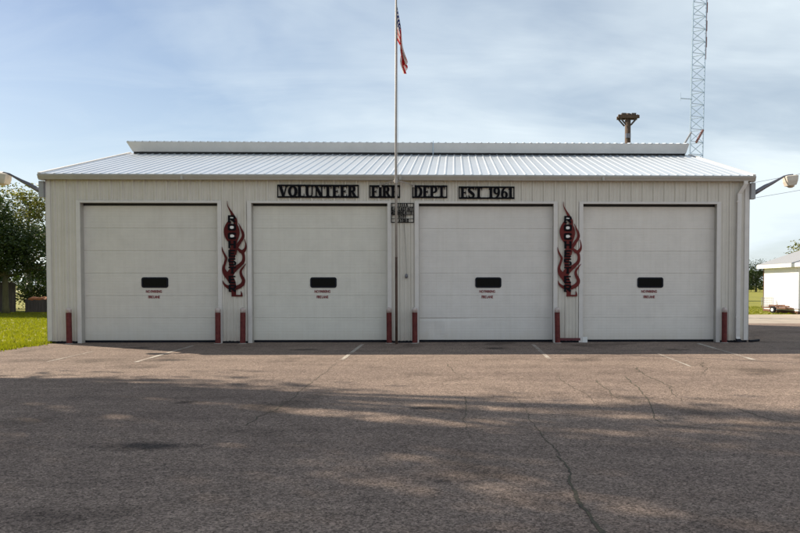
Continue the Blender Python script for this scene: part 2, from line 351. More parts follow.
# ------------------------------------------------------------------ ground
def sheet(name, pts, z, m, sub=0):
    b = B(); f = b.faces.new([b.verts.new((x, y, z)) for x, y in pts]); bmesh.ops.triangulate(b, faces=[f])
    return struct(obj(name, fixn(b), m))
b = B()
rings = [0, 15, 30, 45, 60, 90, 140, 220, 350, 600, 1000]
vv = [b.verts.new((0, 0, -.02))]; prev = None
for i, r_ in enumerate(rings[1:]):
    ring = [b.verts.new((r_*math.cos(t), r_*math.sin(t), -.02 + (0 if r_ < 100 else .25*noise.noise((math.cos(t)*2, math.sin(t)*2, r_*.01))))) for t in [2*math.pi*k/48 for k in range(48)]]
    for k in range(48):
        if prev: b.faces.new((prev[k], ring[k], ring[(k+1) % 48], prev[(k+1) % 48]))
        else: b.faces.new((vv[0], ring[k], ring[(k+1) % 48]))
    prev = ring
struct(obj('grass_ground', fixn(b), M['ground']))
random.seed(4)
edge = []
y = -60
while y < -.2:
    edge.append((-9.62 - .05*(y < -6)*min(6, -y-6) + .14*noise.noise((0, y*.9, 3)), y)); y += .45
asp = edge + [(-9.66, .3), (9.7, .3), (9.7, 9.9), (26, 9.5), (40, 9), (40, -60)]
sheet('gravel_edge', [(x-.38+.12*noise.noise((1, yy*.7, 3)), yy) for x, yy in edge] + [(-10.0, .5), (0, .5), (0, -60)], -.012, M['lotedge'])
sheet('asphalt_lot', asp, 0.0, M['asphalt'])
sheet('gravel_lot', [(9.66, 9.3), (45, 8.2), (45, 18.0), (30, 18.6), (24, 18.2), (20, 18.9), (15, 18.3), (12, 18.8), (9, 18.4), (9.0, 12)], -.006, M['lot'])
sheet('building_pad', [(-9.9, -.05), (9.9, -.05), (9.9, 11.0), (-9.9, 11.0)], -.010, M['concrete'])
# painted parking lines
def line(x0, y0, x1, y1, wd=.09):
    d = Vector((x1-x0, y1-y0)).normalized(); n = Vector((-d.y, d.x))*wd/2
    sheet('parking_line', [(x0+n.x, y0+n.y), (x1+n.x, y1+n.y), (x1-n.x, y1-n.y), (x0-n.x, y0-n.y)], .005, M['paint'])
line(-5.40, -.9, -5.13, -5.0); line(-1.0, -.5, -.93, -4.65); line(3.58, -.7, 3.52, -4.6); line(8.12, -.5, 7.86, -4.8, .11)
line(-7.2, -2.6, -7.0, -4.9, .05); line(6.2, -3.4, 6.1, -6.0, .05)
# cracks
def crack(pts, w0, seed, jit=.10, sub=16):
    random.seed(seed); P = [Vector(p) for p in pts]; Q = []; L = 0.0
    for i in range(len(P)-1):
        seg = (P[i+1]-P[i]).length; nn = max(4, int(seg/.05))
        for k in range(nn):
            t = L + seg*k/nn; q = Vector((t*1.3, seed*7.7, 0)); q2 = Vector((t*1.3, seed*7.7+50, 0))
            o = Vector((noise.noise(q)+.5*noise.noise(q*3.1)+.3*noise.noise(q*9), noise.noise(q2)+.5*noise.noise(q2*3.1)+.3*noise.noise(q2*9)))
            Q.append(P[i].lerp(P[i+1], k/nn) + o*jit*1.6)
        L += seg
    Q.append(P[-1]); b = B(); pr = None
    for i, q in enumerate(Q):
        d = (Q[min(i+1, len(Q)-1)] - Q[max(i-1, 0)]).normalized(); n = Vector((-d.y, d.x)); t = i/(len(Q)-1)
        wl = w0*(.25+random.random()*.55)*(1 - .7*t)*(1+.5*noise.noise((i*.12, seed, 0))); wr = w0*(.25+random.random()*.55)*(1 - .7*t)
        cur = (b.verts.new((q.x+n.x*wl/2, q.y+n.y*wl/2, .004)), b.verts.new((q.x-n.x*wr/2, q.y-n.y*wr/2, .004)))
        if pr: b.faces.new((pr[0], cur[0], cur[1], pr[1]))
        pr = cur
    struct(obj('pavement_crack', fixn(b), M['crack']))
crack([(2.43, -15.9), (2.41, -15.55), (2.38, -15.27), (2.37, -14.98), (2.40, -14.58), (2.41, -14.23), (2.45, -13.84), (2.43, -13.39)], .075, 1, .034)
crack([(2.43, -13.39), (2.43, -12.97), (2.36, -11.58), (2.42, -10.74), (2.34, -10.0), (2.35, -9.4)], .020, 2, .03)
crack([(4.45, -7.46), (4.30, -9.16), (4.14, -10.29), (3.88, -11.48), (3.86, -11.86), (4.22, -12.10), (4.80, -12.33), (5.3, -12.60), (6.5, -12.9)], .034, 3, .03)
crack([(3.84, -8.0), (3.78, -9.93), (4.05, -10.35)], .034, 4, .04)
crack([(4.96, -6.2), (4.84, -8.62), (4.60, -10.2)], .040, 5, .05)
crack([(1.34, -5.47), (1.48, -6.82), (1.63, -7.81)], .034, 6, .05)
crack([(1.60, -9.70), (1.62, -10.72), (1.59, -11.56), (1.62, -12.58)], .026, 7, .03)
crack([(3.24, -7.4), (3.37, -9.64), (3.36, -11.06), (3.46, -11.47)], .022, 8, .04)
crack([(-.89, -11.9), (-.87, -10.67), (-.84, -8.50), (-.95, -5.04)], .030, 9, .04)
crack([(5.13, -10.9), (5.27, -11.64), (5.7, -12.0), (6.6, -12.2)], .04, 12, .05)
crack([(6.6, -5.2), (6.0, -7.2), (6.3, -8.8)], .026, 14, .08)
crack([(-6.6, -7.3), (-5.9, -7.0), (-5.3, -7.2), (-4.6, -6.7)], .04, 10, .06)
crack([(12, -9), (11, -4), (10.4, 1), (12, 6)], .04, 13, .15)
crack([(9.6, -1.5), (11.5, -1.2), (13.5, -2.0), (16, -1.6)], .05, 15, .15)
# old oil and tar stains with soaked, uneven rims
def stain_mat():
    m = bpy.data.materials.new('oil_stain'); m.use_nodes = True; nt = m.node_tree; b = nt.nodes['Principled BSDF']; L = nt.links.new
    b.inputs['Base Color'].default_value = (.035, .03, .03, 1); b.inputs['Roughness'].default_value = .8; b.inputs['Specular IOR Level'].default_value = .2
    tc = N(nt, 'ShaderNodeTexCoord'); ln = N(nt, 'ShaderNodeVectorMath', operation='LENGTH'); L(tc.outputs['Object'], ln.inputs[0])
    n = N(nt, 'ShaderNodeTexNoise'); n.inputs['Scale'].default_value = 2.6; n.inputs['Detail'].default_value = 9; n.inputs['Roughness'].default_value = .7
    g = N(nt, 'ShaderNodeNewGeometry'); L(g.outputs['Position'], n.inputs['Vector'])
    a = N(nt, 'ShaderNodeMath', operation='MULTIPLY_ADD'); a.inputs[1].default_value = 2.4; L(n.outputs[0], a.inputs[0]); L(ln.outputs['Value'], a.inputs[2])
    r_ = N(nt, 'ShaderNodeMapRange'); r_.inputs[1].default_value = 1.25; r_.inputs[2].default_value = 1.95; r_.inputs[3].default_value = .6; r_.inputs[4].default_value = 0
    L(a.outputs[0], r_.inputs[0]); L(r_.outputs[0], b.inputs['Alpha']); return m
M['stain'] = stain_mat()
for x, y, sx, sy in ((-1.65, -12.9, .75, .32), (1.35, -14.25, .16, .12), (-2.2, -10.2, .45, .25), (1.15, -10.7, .5, .2), (6.9, -2.4, .5, .4), (-2.2, -2.2, .5, .35), (2.5, -1.9, .45, .5), (-6.6, -1.6, .5, .4), (-4.5, -4.6, .7, .3)):
    b = B(); f = b.faces.new([b.verts.new((math.cos(t), math.sin(t), 0)) for t in [k*math.pi/12 for k in range(24)]])
    o = struct(obj('oil_stain', b, M['stain'])); o.location = (x, y, .0025); o.scale = (sx, sy, 1)

# ------------------------------------------------------------------ fire station
W = 9.65
fs = thing('fire_station', (0, 5.3, 0), 'long beige metal fire station with four roll-up doors and a bright ribbed roof', 'fire station')
fs.location = (0, 0, 0)
DW = 3.76; DH = 3.86; DC = (-6.885, -2.235, 2.355, 6.905)
Rb, Rd = .305, .030
def profx(x0, x1, pitch, off=0.0, wide=.042, tops=.022, depth=Rd, minor=True):
    """breakpoints of a ribbed sheet: (x, out)"""
    pts = {x0: None, x1: None}
    def h(x):
        u = ((x - off + pitch/2) % pitch) - pitch/2; a = abs(u)
        if a < tops: return depth
        if a < wide: return depth*(wide-a)/(wide-tops)
        if minor:
            for c in (pitch/3,):
                d = abs(a - c)
                if d < .010: return depth*.3
                if d < .022: return depth*.3*(.022-d)/.012
        return 0.0
    xs = set((x0, x1)); k = math.floor((x0-off)/pitch)-1
    while off + k*pitch < x1 + pitch:
        c = off + k*pitch
        br = [-wide, -tops, tops, wide]
        if minor:
            for s in (-1, 1): br += [s*pitch/3 - .022, s*pitch/3 - .010, s*pitch/3 + .010, s*pitch/3 + .022]
        for q in br:
            if x0 < c+q < x1: xs.add(round(c+q, 5))
        k += 1
    return [(x, h(x)) for x in sorted(xs)]
def ribbed(bm, x0, x1, z0, z1, y=0.0, sgn=-1, axis='x'):
    pr = None
    for x, h in profx(x0, x1, Rb):
        cur = []
        for z in (z0, z1):
            p = (x, y + sgn*h, z) if axis == 'x' else (y + sgn*h, x, z)
            cur.append(bm.verts.new(p))
        if pr: bm.faces.new((pr[0], cur[0], cur[1], pr[1]))
        pr = cur
bw = B()
xs = [-W] + [v for c in DC for v in (c-DW/2, c+DW/2)] + [W]
ZE = 4.50
for i in range(0, len(xs), 2): ribbed(bw, xs[i], xs[i+1], .05, DH)
ribbed(bw, -W, W, DH, ZE)
obj('front_wall', fixn(bw), M['siding'], fs)
for s, nm in ((-1, 'side_wall'), (1, 'side_wall')):
    b = B(); pr = None
    for yy, h in profx(0, 10.6, Rb):
        top = 4.55 + (6.10-4.55)*(1-abs(yy-5.3)/5.3)
        cur = (b.verts.new((s*(W+h), yy, .02)), b.verts.new((s*(W+h), yy, top)))
        if pr: b.faces.new((pr[0], cur[0], cur[1], pr[1]))
        pr = cur
    obj('side_wall', fixn(b), M['siding'], fs)
b = B(); ribbed(b, -W, W, .02, 4.55, 10.6, 1); obj('rear_wall', fixn(b), M['siding'], fs)
# interior blocker behind the doors
obj('floor_slab', bx(-W+.05, W-.05, .25, 10.55, .0, .06), M['concrete'], fs)
# foundation strip and corner trims
b = B()
for i in range(0, len(xs), 2): box(b, xs[i]+.002, xs[i+1]-.002, .0, .15, 0, .06)
obj('foundation', b, M['rubber'], fs)
for s in (-1, 1):
    b = B(); box(b, min(s*(W-.10), s*(W+.03)), max(s*(W-.10), s*(W+.03)), -.030, -.022, .06, 4.48)
    box(b, min(s*(W+.024), s*(W+.032)), max(s*(W+.024), s*(W+.032)), -.030, .12, .06, 4.48)
    obj('corner_trim', b, M['trim'], fs)
# pier base: maroon board with white end piece between third and fourth door
obj('base_board', bx(4.30, 4.97, -.05, -.024, .055, .125), M['maroon'], fs)
obj('jamb_block', bx(5.04, 5.17, -.045, .03, .0, .15), M['white'], fs)
# roof
YE, RYR, ZR = -.24, 5.3, 6.14
ZEV = 4.60; sl = (ZR-ZEV)/(RYR-YE)
RX = W+.09
def roof_slope(y0, z0, y1, z1):
    b = B(); pr = None
    for x, h in profx(-RX, RX, 0.245, 0, .040, .014, .019, minor=False):
        cur = (b.verts.new((x, y0, z0+h)), b.verts.new((x, y1, z1+h)), b.verts.new((x, y0, z0-.008)), b.verts.new((x, y1, z1-.008)))
        if pr:
            b.faces.new((pr[0], cur[0], cur[1], pr[1])); b.faces.new((pr[2], cur[2], cur[0], pr[0])); b.faces.new((pr[3], pr[2], cur[2], cur[3])[::-1])
        pr = cur
    return fixn(b)
rf = obj('roof', roof_slope(YE, ZEV, RYR, ZR), M['roof'], fs)
obj('roof', roof_slope(2*RYR-YE, ZEV, RYR, ZR), M['roof'], fs)
for s in (-1, 1):   # rake trim
    b = B()
    for y0, y1 in ((YE, RYR), (2*RYR-YE, RYR)):
        p = [(s*(RX-.06), y0, ZEV-.02), (s*(RX+.02), y0, ZEV-.02), (s*(RX+.02), y0, ZEV+.034), (s*(RX-.06), y0, ZEV+.034)]
        a = [b.verts.new(q) for q in p]; c = [b.verts.new((q[0], y1, q[2]+ZR-ZEV)) for q in p]
        lo = [b.verts.new((s*(RX+.02), y0, ZEV-.13)), b.verts.new((s*(RX+.02), y1, ZR-.13))]
        for i in range(4): b.faces.new((a[i], a[(i+1) % 4], c[(i+1) % 4], c[i]))
        b.faces.new((a[1], lo[0], lo[1], c[1]))
        b.faces.new(a)
    obj('rake_trim', fixn(b), M['trim'], fs)
    obj('eave_return', bx(min(s*(W-.02), s*(RX+.02)), max(s*(W-.02), s*(RX+.02)), -.20, -.028, 4.44, 4.585), M['gutter'], fs)
# soffit and gutter
obj('soffit', bx(-W-.02, W+.02, -.125, -.02, 4.474, 4.482), M['gutter'], fs)
b = B()
prof = [(-.245, 4.585), (-.265, 4.585), (-.268, 4.565), (-.255, 4.53), (-.235, 4.50), (-.215, 4.455), (-.13, 4.455), (-.13, 4.575), (-.138, 4.575), (-.138, 4.463), (-.208, 4.463), (-.228, 4.505), (-.245, 4.535)]
A = [[b.verts.new((x, p, q)) for p, q in prof] for x in (-RX-.02, RX+.02)]
for i in range(len(prof)): b.faces.new((A[0][i], A[0][(i+1) % len(prof)], A[1][(i+1) % len(prof)], A[1][i]))
b.faces.new(A[0]); b.faces.new(A[1][::-1])
gut = obj('gutter', fixn(b), M['gutter'], fs)
b = B()
for x in (-5.9, 5.55, .0): box(b, x-.03, x+.03, -.272, -.21, 4.45, 4.59)
obj('gutter_seam', b, M['gutter'], gut)
# downspout at the right
b = B()
def boxtube(bm, pts, wx, wy):
    pr = None
    for p in pts:
        x, y_, z = p; cur = [bm.verts.new(q) for q in ((x-wx, y_-wy, z), (x+wx, y_-wy, z), (x+wx, y_+wy, z), (x-wx, y_+wy, z))]
        if pr:
            for i in range(4): bm.faces.new((pr[i], pr[(i+1) % 4], cur[(i+1) % 4], cur[i]))
        else: bm.faces.new(cur)
        pr = cur
    bm.faces.new(pr[::-1])
boxtube(b, [(9.50, -.185, 4.46), (9.50, -.185, 4.38), (9.37, -.08, 4.12), (9.36, -.08, 2.3), (9.36, -.08, .16), (9.36, -.11, .10)], .055, .036)
ds = obj('downspout', fixn(b), M['trim'], fs)
b = B()
for z in (.7, 2.3, 3.9): box(b, 9.295, 9.425, -.121, -.04, z-.02, z+.02)
obj('downspout_strap', b, M['trim'], ds)
obj('downspout_outlet', fixn((lambda q: (boxtube(q, [(9.36, -.11, .10), (9.36, -.20, .03)], .06, .04), q)[1])(B())), M['rubber'], ds)
# ridge vent
b = B(); n = 0
vx0, vx1 = -9.50, 9.50
sec = [(-.28, 6.145), (-.40, 6.46), (0, 6.535), (.40, 6.46), (.28, 6.145)]
ea = [(-9.50, 9.50), (-9.66, 9.58), (-9.66, 9.58), (-9.66, 9.58), (-9.50, 9.50)]
V0 = [b.verts.new((e[0], 5.3+p, q)) for e, (p, q) in zip(ea, sec)]; V1 = [b.verts.new((e[1], 5.3+p, q)) for e, (p, q) in zip(ea, sec)]
for i in range(5): b.faces.new((V0[i], V0[(i+1) % 5], V1[(i+1) % 5], V1[i]))
b.faces.new(V0); b.faces.new(V1[::-1])
rv = obj('ridge_vent', fixn(b), M['vent'], fs)
obj('vent_throat', bx(-9.48, 9.48, 5.3-.24, 5.3+.24, 6.02, 6.144), M['dark'], rv)
b = B(); x = -9.60
while x < 9.55:   # ribs of the vent cap sheet
    for s in (-1, 1):
        v = [b.verts.new(q) for q in ((x-.04, 5.3+s*.42, 6.456), (x-.015, 5.3+s*.42, 6.482), (x+.015, 5.3+s*.42, 6.482), (x+.04, 5.3+s*.42, 6.456))]
        u = [b.verts.new(q) for q in ((x-.04, 5.3, 6.536), (x-.015, 5.3, 6.562), (x+.015, 5.3, 6.562), (x+.04, 5.3, 6.536))]
        b.faces.new(v)
        for i in range(3): b.faces.new((v[i], v[i+1], u[i+1], u[i]))
    x += .245
obj('vent_cap_rib', fixn(b), M['roof'], rv)
rib = B(); tube(rib, [(0, 0, 0), (0, 0, .45)], .014, 6); rib_o = obj('roof_antenna', rib, M['tower'])
rib_o.location = (.75, 4.86, 6.06); tag(rib_o, 'thin grey antenna rod standing before the ridge vent just right of the flagpole', 'antenna')

# overhead doors -----------------------------------------------------------
def text_mesh(s, size, depth, bold=0.0, spacing=1.0):
    cu = bpy.data.curves.new('t', 'FONT'); cu.body = s; cu.size = size; cu.extrude = depth; cu.offset = bold; cu.align_x = 'CENTER'; cu.space_character = spacing; cu.resolution_u = 3
    o = bpy.data.objects.new('t', cu); C.objects.link(o); bpy.context.view_layer.update()
    dg = bpy.context.evaluated_depsgraph_get(); me = bpy.data.meshes.new_from_object(o.evaluated_get(dg)); bpy.data.objects.remove(o)
    me.transform(Matrix.Rotation(math.pi/2, 4, 'X')); me.materials.clear(); return me
door_names = ['roll-up door at the left end']
YD = .17
def door_panel(c, dent=False):
    b = B(); nsec = 6; h = (DH-.10-.03)/nsec
    for i in range(nsec):
        z0 = .06+i*h; z1 = z0+h-.006
        # each section: pan with shallow horizontal pin-striping
        prof = [(z0, .006), (z0+.008, 0)]
        k = 1
        zz = z0+.06
        while zz < z1-.04:
            prof += [(zz, 0), (zz+.004, .0016), (zz+.012, .0016), (zz+.016, 0)]; zz += .076
        prof += [(z1-.008, 0), (z1, .006)]
        nx = 26; pr = None
        for p, q in prof:
            cur = []
            for j in range(nx+1):
                x = -DW/2+.004 + j/nx*(DW-.008)
                y = q + .0035*noise.noise((x*1.3+c, p*1.5, c*3))
                if dent and i == 0:
                    y += .03*math.exp(-((x+1.38)**2/.02 + (p-.33)**2/.05)) - .02*math.exp(-((x+1.22)**2/.01 + (p-.36)**2/.05))
                    if p > z1-.02: y += .022*max(0, min(1, (.0-x)/.8))
                cur.append(b.verts.new((c+x, YD+y, p)))
            if pr:
                for j in range(nx): b.faces.new((pr[j], pr[j+1], cur[j+1], cur[j]))
            pr = cur
        if i < nsec-1:
            v = [b.verts.new(q) for q in ((c-DW/2, YD+.009, z1-.004), (c+DW/2, YD+.009, z1-.004), (c+DW/2, YD+.009, z1+.014), (c-DW/2, YD+.009, z1+.014))]
            b.faces.new(v)
    return fixn(b)
dlab = ['leftmost', 'second', 'third', 'rightmost']
for i, c in enumerate(DC):
    d = obj('roll_up_door', door_panel(c, i == 2), DOORM[i], fs, smooth=False)
    if i == 2: d['label'] = 'roll-up door with a creased and dented bottom section'
    obj('bottom_seal', bx(c-DW/2+.01, c+DW/2-.01, YD-.012, YD+.03, .012, .062), M['rubber'], d)
    obj('top_shade_strip', bx(c-DW/2+.002, c+DW/2-.002, YD-.01, YD+.05, DH-.075, DH-.002), M['dark'], d)  # dark strip drawn in for the shade under the door head
    # jamb liner + frame
    b = B()
    for s in (-1, 1):
        x = c+s*DW/2; box(b, min(x-s*.002, x-s*.014), max(x-s*.002, x-s*.014), -.02, YD-.004, .0, DH-.002)
    box(b, c-DW/2+.015, c+DW/2-.015, -.02, YD-.02, DH-.014, DH-.003)
    obj('door_jamb', b, M['gutter'], fs)
    b = B()
    for s in (-1, 1):
        x = c+s*DW/2; box(b, min(x-s*.016, x+s*.095), max(x-s*.016, x+s*.095), -.036, -.0235, .0, DH+.045)
    box(b, c-DW/2+.0165, c+DW/2-.0165, -.034, -.0235, DH-.016, DH+.045)
    obj('door_frame', b, M['trim'], fs)
    # vision window: dark oblong with rounded corners in a slim frame
    wx = c+.065; wz = 1.665
    def rrect(hx, hz, r, n=5):
        P = []
        for cx, cz, a in ((hx-r, hz-r, 0), (-hx+r, hz-r, 90), (-hx+r, -hz+r, 180), (hx-r, -hz+r, 270)):
            for k in range(n+1): t = R(a+90*k/n); P.append((cx+r*math.cos(t), cz+r*math.sin(t)))
        return P
    b = B(); o_ = rrect(.365, .145, .06); i_ = rrect(.325, .105, .035)
    vo = [[b.verts.new((wx+x, YD+q, wz+z)) for x, z in P] for q, P in ((.004, o_), (-.022, o_), (-.022, i_), (-.004, i_))]
    for a in range(3):
        for k in range(len(o_)): b.faces.new((vo[a][k], vo[a][(k+1) % len(o_)], vo[a+1][(k+1) % len(o_)], vo[a+1][k]))
    wf = obj('window', fixn(b), M['rubber'], d)
    b = B(); poly(b, rrect(.327, .107, .037), YD-.010, YD-.004); 
    # (glass sits inside its frame)
    g = obj('window_glass', fixn(b), M['glass'], d); 
    for v in g.data.vertices: v.co.x += wx; v.co.z += wz
    for j, (s_, z) in enumerate((('NO PARKING', 1.405), ('FIRE LANE', 1.25))):
        me = text_mesh(s_, .098, .003, .003, .85); t = obj('door_lettering', me, M['redtext'], d)
        for v in me.vertices: v.co.x = v.co.x*.84 + wx-.03; v.co.y += YD-.008; v.co.z += z-.02
# small hanging clamp lights brackets etc. below

# ------------------------------------------------------------------ signs
def arc(cx, cz, rx, rz, a0, a1, w_, n=9, w1=None):
    out = []
    for k in range(n+1):
        t = R(a0+(a1-a0)*k/n); ww = w_ if w1 is None else w_ + (w1-w_)*abs(math.cos(t))
        out.append((cx+rx*math.cos(t), cz+rz*math.sin(t), ww))
    return out
K, T_ = .20, .09      # thick and thin stroke
def serif(x, z, l=.30): return [(x-l/2, z, T_), (x+l/2, z, T_)]
G = {   # glyphs in a box of height 1: (advance, strokes)
 'I': (.42, [[(.21, 0, K), (.21, 1, K)], serif(.21, .05, .4), serif(.21, .95, .4)]),
 '1': (.46, [[(.25, 0, K), (.25, 1, K)], [(.06, .80, .1), (.25, .95, .12)], serif(.25, .05, .42)]),
 'E': (.72, [[(.20, 0, K), (.20, 1, K)], [(.04, .05, T_), (.66, .05, T_)], [(.04, .95, T_), (.63, .95, T_)], [(.2, .5, T_), (.52, .5, T_)], [(.63, 0, .07), (.63, .26, .03)], [(.60, 1, .07), (.60, .76, .03)], [(.5, .36, .05), (.5, .64, .05)]]),
 'F': (.68, [[(.20, 0, K), (.20, 1, K)], serif(.2, .05, .4), [(.04, .95, T_), (.62, .95, T_)], [(.2, .5, T_), (.5, .5, T_)], [(.60, 1, .07), (.60, .74, .03)], [(.48, .36, .05), (.48, .64, .05)]]),
 'L': (.70, [[(.20, 0, K), (.20, 1, K)], serif(.2, .95, .38), [(.04, .05, T_), (.64, .05, T_)], [(.61, 0, .08), (.61, .3, .03)]]),
 'T': (.78, [[(.38, 0, K), (.38, 1, K)], serif(.38, .05, .4), [(.04, .95, T_), (.72, .95, T_)], [(.07, 1, .08), (.07, .70, .03)], [(.69, 1, .08), (.69, .70, .03)]]),
 'V': (.84, [[(.12, 1, K), (.42, .0, K)], [(.42, .0, T_), (.70, 1, T_)], serif(.14, .95, .32), serif(.70, .95, .28)]),
 'U': (.86, [[(.20, 1, K), (.20, .34, K), (.28, .10, K*.8), (.44, .05, T_*1.3), (.60, .12, T_), (.66, .34, T_), (.66, 1, T_)], serif(.2, .95, .36), serif(.66, .95, .28)]),
 'N': (.88, [[(.18, 0, T_), (.18, 1, T_)], [(.16, 1, K), (.68, 0, K)], [(.70, 0, T_), (.70, 1, T_)], serif(.18, .05, .3), serif(.70, .95, .3), serif(.12, .95, .2)]),
 'O': (.86, [arc(.43, .5, .30, .43, 0, 360, .09, 22, .21)]),
 'R': (.86, [[(.20, 0, K), (.20, 1, K)], serif(.2, .05, .38), [(.05, .95, T_), (.4, .95, T_)], arc(.38, .73, .22, .22, 88, -90, .09, 10, .19), [(.2, .50, T_), (.4, .50, T_)], [(.42, .5, .15), (.70, .02, .2)], serif(.74, .05, .2)]),
 'P': (.80, [[(.20, 0, K), (.20, 1, K)], serif(.2, .05, .4), [(.05, .95, T_), (.4, .95, T_)], arc(.40, .70, .24, .25, 88, -90, .09, 10, .19), [(.2, .45, T_), (.42, .45, T_)]]),
 'D': (.88, [[(.20, 0, K), (.20, 1, K)], [(.05, .05, T_), (.38, .05, T_)], [(.05, .95, T_), (.38, .95, T_)], arc(.36, .5, .36, .45, 90, -90, .09, 14, .21)]),
 'S': (.70, [[(.60, .74, .05), (.56, .90, .1), (.36, .96, .11), (.16, .86, .16), (.15, .68, .2), (.36, .50, .22), (.56, .32, .2), (.53, .12, .16), (.34, .04, .11), (.14, .1, .1), (.10, .28, .05)]]),
 '9': (.74, [arc(.36, .68, .22, .27, 0, 360, .09, 18, .18), [(.58, .68, .18), (.54, .36, .18), (.40, .12, .13), (.18, .02, .07)]]),
 '6': (.74, [arc(.38, .32, .22, .27, 0, 360, .09, 18, .18), [(.16, .32, .18), (.20, .64, .18), (.34, .88, .13), (.56, .98, .07)]]),
 ' ': (.55, []),
}
def split_gap(t, x):
    o = [c for c in t.children if c.name.startswith('letters')][0]
    for keep in (-1, 1):
        b = B(); b.from_mesh(o.data); bmesh.ops.delete(b, geom=[v for v in b.verts if (v.co.x-x)*keep < 0], context='VERTS')
        if keep < 0: obj('letters', b, M['black'], t)
        else:
            me = bpy.data.meshes.new('letters'); b.to_mesh(me); b.free(); me.materials.append(M['black']); o.data = me
def cut_sign(x0, x1, z0, z1, s, label):
    t = thing('sign', ((x0+x1)/2, -.055, z0), label, 'sign', 'black cut metal name signs over the doors')
    w_, h_ = x1-x0, z1-z0; br = .045
    b = B(); box(b, -w_/2, w_/2, -.008, .008, 0, br); box(b, -w_/2, w_/2, -.008, .008, h_-br*.9, h_)
    for s_ in (-1, 1): xx = s_*(w_/2-.016); box(b, xx-.014, xx+.014, -.007, .007, br, h_-br*.9)
    obj('sign_frame', b, M['black'], t)
    tot = sum(G[c][0] for c in s); inner = w_-.10; H = h_-br*.9; sx = inner/tot; cx = -inner/2; b = B(); e = 0
    lb = B()
    for c in s:
        adv, st = G[c]
        for q in st:
            e += 1; dd = .0006*(e % 5)
            pts = [(cx+p[0]*sx, br*.5+p[1]*(H-br*.2), p[2]*sx*1.32) for p in q]
            if len(pts) == 2:
                (xa, za, wa), (xb, zb, wb) = pts; d = Vector((xb-xa, zb-za)).normalized(); n = Vector((-d.y, d.x))
                v = [(xa+n.x*wa/2, za+n.y*wa/2), (xb+n.x*wb/2, zb+n.y*wb/2), (xb-n.x*wb/2, zb-n.y*wb/2), (xa-n.x*wa/2, za-n.y*wa/2)]
                poly(lb, v, -.010-dd, .004-dd)
            else: ribbon(lb, pts, -.010-dd, .004-dd)
        cx += adv*sx
    obj('letters', fixn(lb), M['black'], t)
    if ' ' in s:                                    # the gap between word and year
        split_gap(t, .0)
    b = B()
    for s_ in (-.4, .4): tube(b, [(s_*w_, .0, h_*.05), (s_*w_, .045, h_*.05)], .008, 6); tube(b, [(s_*w_, .0, h_*.95), (s_*w_, .045, h_*.95)], .008, 6)
    obj('standoff', b, M['black'], t)
cut_sign(-3.38, -1.15, 3.985, 4.345, 'VOLUNTEER', 'long black cut metal sign spelling VOLUNTEER over the second door')
cut_sign(-.86, -.02, 3.985, 4.335, 'FIRE', 'short black cut metal sign spelling FIRE behind the flagpole')
cut_sign(.31, 1.28, 3.985, 4.335, 'DEPT', 'short black cut metal sign spelling DEPT over the left end of the third door')
cut_sign(1.59, 3.13, 3.965, 4.310, 'EST 1961', 'black cut metal sign spelling EST 1961 over the third door')
# small plaque, five rows of cut lettering too small to read
t = thing('plaque', (.045, -.055, 3.31), 'small black open metal plaque with five rows of letters on the middle pier', 'plaque')
b = B(); w_, h_ = .63, .54
box(b, -w_/2, w_/2, -.006, .006, 0, .02); box(b, -w_/2, w_/2, -.006, .006, h_-.02, h_)
for s_ in (-1, 1): xx = s_*(w_/2-.010); box(b, xx-.010, xx+.010, -.006, .006, .02, h_-.02)
for k in range(1, 5): box(b, -w_/2+.02, w_/2-.02, -.005, .005, h_*k/5-.007, h_*k/5+.007)
obj('plaque_frame', b, M['black'], t)
b = B(); random.seed(3)
for row, (xa, xb) in enumerate(((-.10, .18), (-.10, .16), (-.29, .29), (-.29, .29), (-.13, .15))):
    z0 = h_*row/5+.012; z1 = h_*(row+1)/5-.012; x = xa
    while x < xb-.03:
        ww = random.uniform(.04, .055); k = random.random()
        st = random.choice([[(0, 0, 0, 1), (0, 1, 1, 1), (0, .5, .9, .5)], [(0, 0, 0, 1), (1, 0, 1, 1), (0, .5, 1, .5)], [(0, 0, .5, 1), (1, 0, .5, 1)], [(0, 0, 0, 1), (0, 0, 1, 0), (0, 1, 1, 1), (1, 0, 1, 1)], [(0, 1, 1, 1), (.5, 0, .5, 1)], [(0, 0, 0, 1), (0, 0, 1, 0), (0, .5, 1, .5), (0, 1, 1, 1)]])
        for q, (a0, c0, a1, c1) in enumerate(st):
            p0 = Vector((x+a0*ww*.7, z0+c0*(z1-z0))); p1 = Vector((x+a1*ww*.7, z0+c1*(z1-z0))); d = (p1-p0).normalized(); n = Vector((-d.y, d.x))*.0095
            poly(b, [(p0.x+n.x, p0.y+n.y), (p1.x+n.x, p1.y+n.y), (p1.x-n.x, p1.y-n.y), (p0.x-n.x, p0.y-n.y)], -.009-q*.0006, .003-q*.0006)
        x += ww+.012
obj('letters', fixn(b), M['black'], t)

